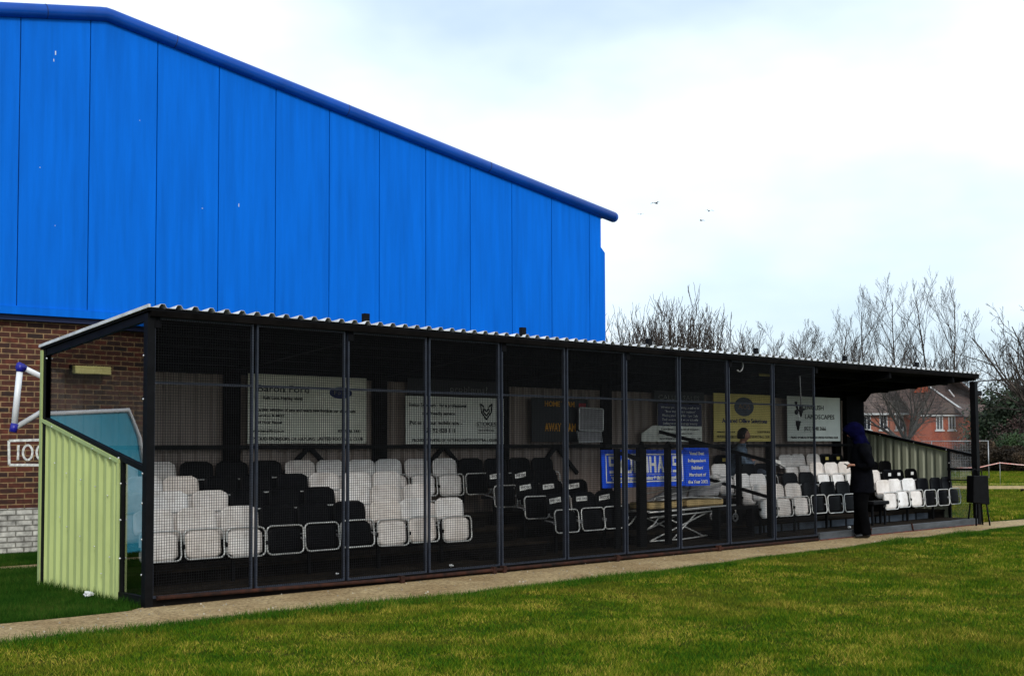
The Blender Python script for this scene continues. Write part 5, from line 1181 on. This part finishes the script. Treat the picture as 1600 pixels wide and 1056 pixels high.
# ================================================================== SHRUBS, HEDGES
def leaf_cloud(name, label, cat, loc, size, n, leaf, m, stem='bark', seed=1, rz=0, kind=None, group=None, lumps=14, zmin=0):
    t = thing(name, label, cat, loc, rz, group); r = np.random.default_rng(seed)
    cen = np.stack([r.uniform(-1, 1, lumps)*size[0]*.75, r.uniform(-1, 1, lumps)*size[1]*.6, size[2]*(.15+.65*r.random(lumps))], 1)
    rad = size[2]*(.16+.2*r.random(lumps)); k = r.integers(0, lumps, n); dv = r.normal(0, 1, (n, 3)); dv /= np.linalg.norm(dv, axis=1)[:, None]
    p = cen[k] + dv*(rad[k]*(.45+.62*r.random(n)**.6))[:, None]*np.array([1.25, 1.0, 1.0]); p[:, 2] = np.maximum(p[:, 2], zmin+.02)
    a = r.normal(0, 1, (n, 3)); a /= np.linalg.norm(a, axis=1)[:, None]; b = np.cross(a, r.normal(0, 1, (n, 3))); b /= np.linalg.norm(b, axis=1)[:, None]
    s = leaf*(.6+.8*r.random(n))[:, None]
    V = np.stack([p-a*s, p+b*s*.45, p+a*s, p-b*s*.45], 1).reshape(-1, 3)
    me = bpy.data.meshes.new('foliage'); me.vertices.add(4*n); me.vertices.foreach_set('co', V.ravel().astype(np.float32)); me.loops.add(4*n); me.loops.foreach_set('vertex_index', np.arange(4*n, dtype=np.int32))
    me.polygons.add(n); me.polygons.foreach_set('loop_start', np.arange(0, 4*n, 4, dtype=np.int32)); me.polygons.foreach_set('loop_total', np.full(n, 4, dtype=np.int32)); me.update(); me.materials.append(M[m])
    o = bpy.data.objects.new('foliage', me); COL.objects.link(o); o.parent = t
    mb = MB()
    for i in range(lumps): mb.tube([(cen[i][0]*.3, cen[i][1]*.3, 0), (cen[i][0]*.7, cen[i][1]*.7, cen[i][2]*.6), tuple(cen[i])], [.06, .04, .015], 5)
    mb.build('stems', stem, t)
    return t
leaf_cloud('evergreen_tree', 'dark evergreen tree rising behind the far houses at the right', 'tree', pxd(1590, 90), (2.9, 2, 6.1), 14000, .16, 'leaf_dark', seed=2, rz=-YAW, lumps=20)
leaf_cloud('garden_bush', 'bright green garden bush above the pale fence', 'bush', pxd(1588, 72), (.8, .8, 2.3), 4000, .07, 'leaf_green', seed=3, rz=-YAW)
for i, (px, d, sx, h, m, lb) in enumerate(((1462, 76, 2.2, 1.5, 'leaf_brown', 'brown brambles behind the small goal'), (1528, 72, 1.6, 1.6, 'leaf_brown', 'brown brambles right of the corner post'), (1566, 68, 1.9, 1.35, 'leaf_brown', 'low brown brambles under the pale fence'),
        (1610, 66, 1.8, 1.1, 'leaf_brown', 'low brown brambles at the right picture edge'), (1576, 96, 3.2, 3.6, 'leaf_purple', 'purple brown twiggy hedge right of the brick wing'), (1625, 88, 3.0, 3.9, 'leaf_purple', 'purple brown twiggy hedge at the right edge'))):
    leaf_cloud('bramble_bush' if h < 2 else 'twiggy_hedge', lb, 'bush' if h < 2 else 'hedge', pxd(px, d), (sx, 1.2, h), 9000, .09, m, seed=20+i, rz=-YAW, lumps=18, group='scrub beyond the field')
fc = thing('garden_fence', 'pale timber garden fence above the brambles', 'fence', pxd(1560, 74), -YAW)
mb = MB(); r = random.Random(2); x = 0
while x < 9: mb.box(x, x+.14, 0, .02, .0, 1.0+.02*r.random()); x += .15
mb.build('boards', 'fence', fc); mb = MB(); mb.box(0, 9, -.04, -.001, .95, 1.02); mb.build('top_rail', 'fence', fc)
for x in (0, 3, 6, 9): mb = MB(); mb.box(x-.05, x+.05, .021, .12, 0, 1.1); mb.build('post', 'fence', fc)

# small goal
g = thing('small_goal', 'small white framed goal with thin net beyond the right end', 'goal', pxd(1543, 50), -YAW)
W_, H_ = 2.35, 1.60
for n_, a, b in (('post', (0, 0, 0), (0, 0, H_)), ('post', (-W_, 0, 0), (-W_, 0, H_)), ('crossbar', (-W_, 0, H_), (0, 0, H_)), ('back_post', (-.28, .9, 0), (-.28, .9, H_)), ('back_post', (-W_-.1, .9, 0), (-W_-.1, .9, H_)), ('back_bar', (-W_-.1, .9, H_), (-.28, .9, H_)), ('side_bar', (0, 0, H_), (-.28, .9, H_))):
    mb = MB(); mb.tube([a, b], .022 if 'back' not in n_ else .015, 8); mb.build(n_, 'tube_grey', g)
mb = MB()
for i in range(1, 20): x = -W_-.1+(W_-.2)*i/20; mb.bar((x, .9, 0), (x, .9, H_), .004)
for i in range(1, 14): z = H_*i/14; mb.bar((-W_-.1, .9, z), (-.28, .9, z), .004)
mb.build('net', 'tube_grey', g)
# tape and posts
t = thing('barrier_tape', 'red and white barrier tape strung between thin stakes beyond the stand', 'tape', (0, 0, 0))
pts = [(32.7, 9.3, .66), (33.58, 8.50, .70), (34.08, 8.03, .85), (34.67, 7.49, .77), (35.6, 6.6, .66), (37, 5.3, .75)]
mb = MB()
for a, b in zip(pts[:-1], pts[1:]): mb.bar(a, b, .006, .028)
mb.build('tape', 'tape', t)
for q in (pts[0], pts[2], pts[5]): mb = MB(); mb.tube([(q[0], q[1], 0), (q[0], q[1], q[2]+.03)], .007, 6); mb.build('stake', 'tube_grey', t)
t = thing('touchline_rail', 'low tan timber rail lying across the far grass', 'rail', (0, 0, 0)); mb = MB()
mb.bar((29.0, 7.9, .17), (36, .4, .16), .06, .09); mb.build('rail', 'rail_tan', t)
for k in range(5): x = 29.3+k*1.6; y = 7.58-k*1.714; mb = MB(); mb.box(x-.04, x+.04, y-.04, y+.04, 0, .125); mb.build('foot', 'wood_dark', t)
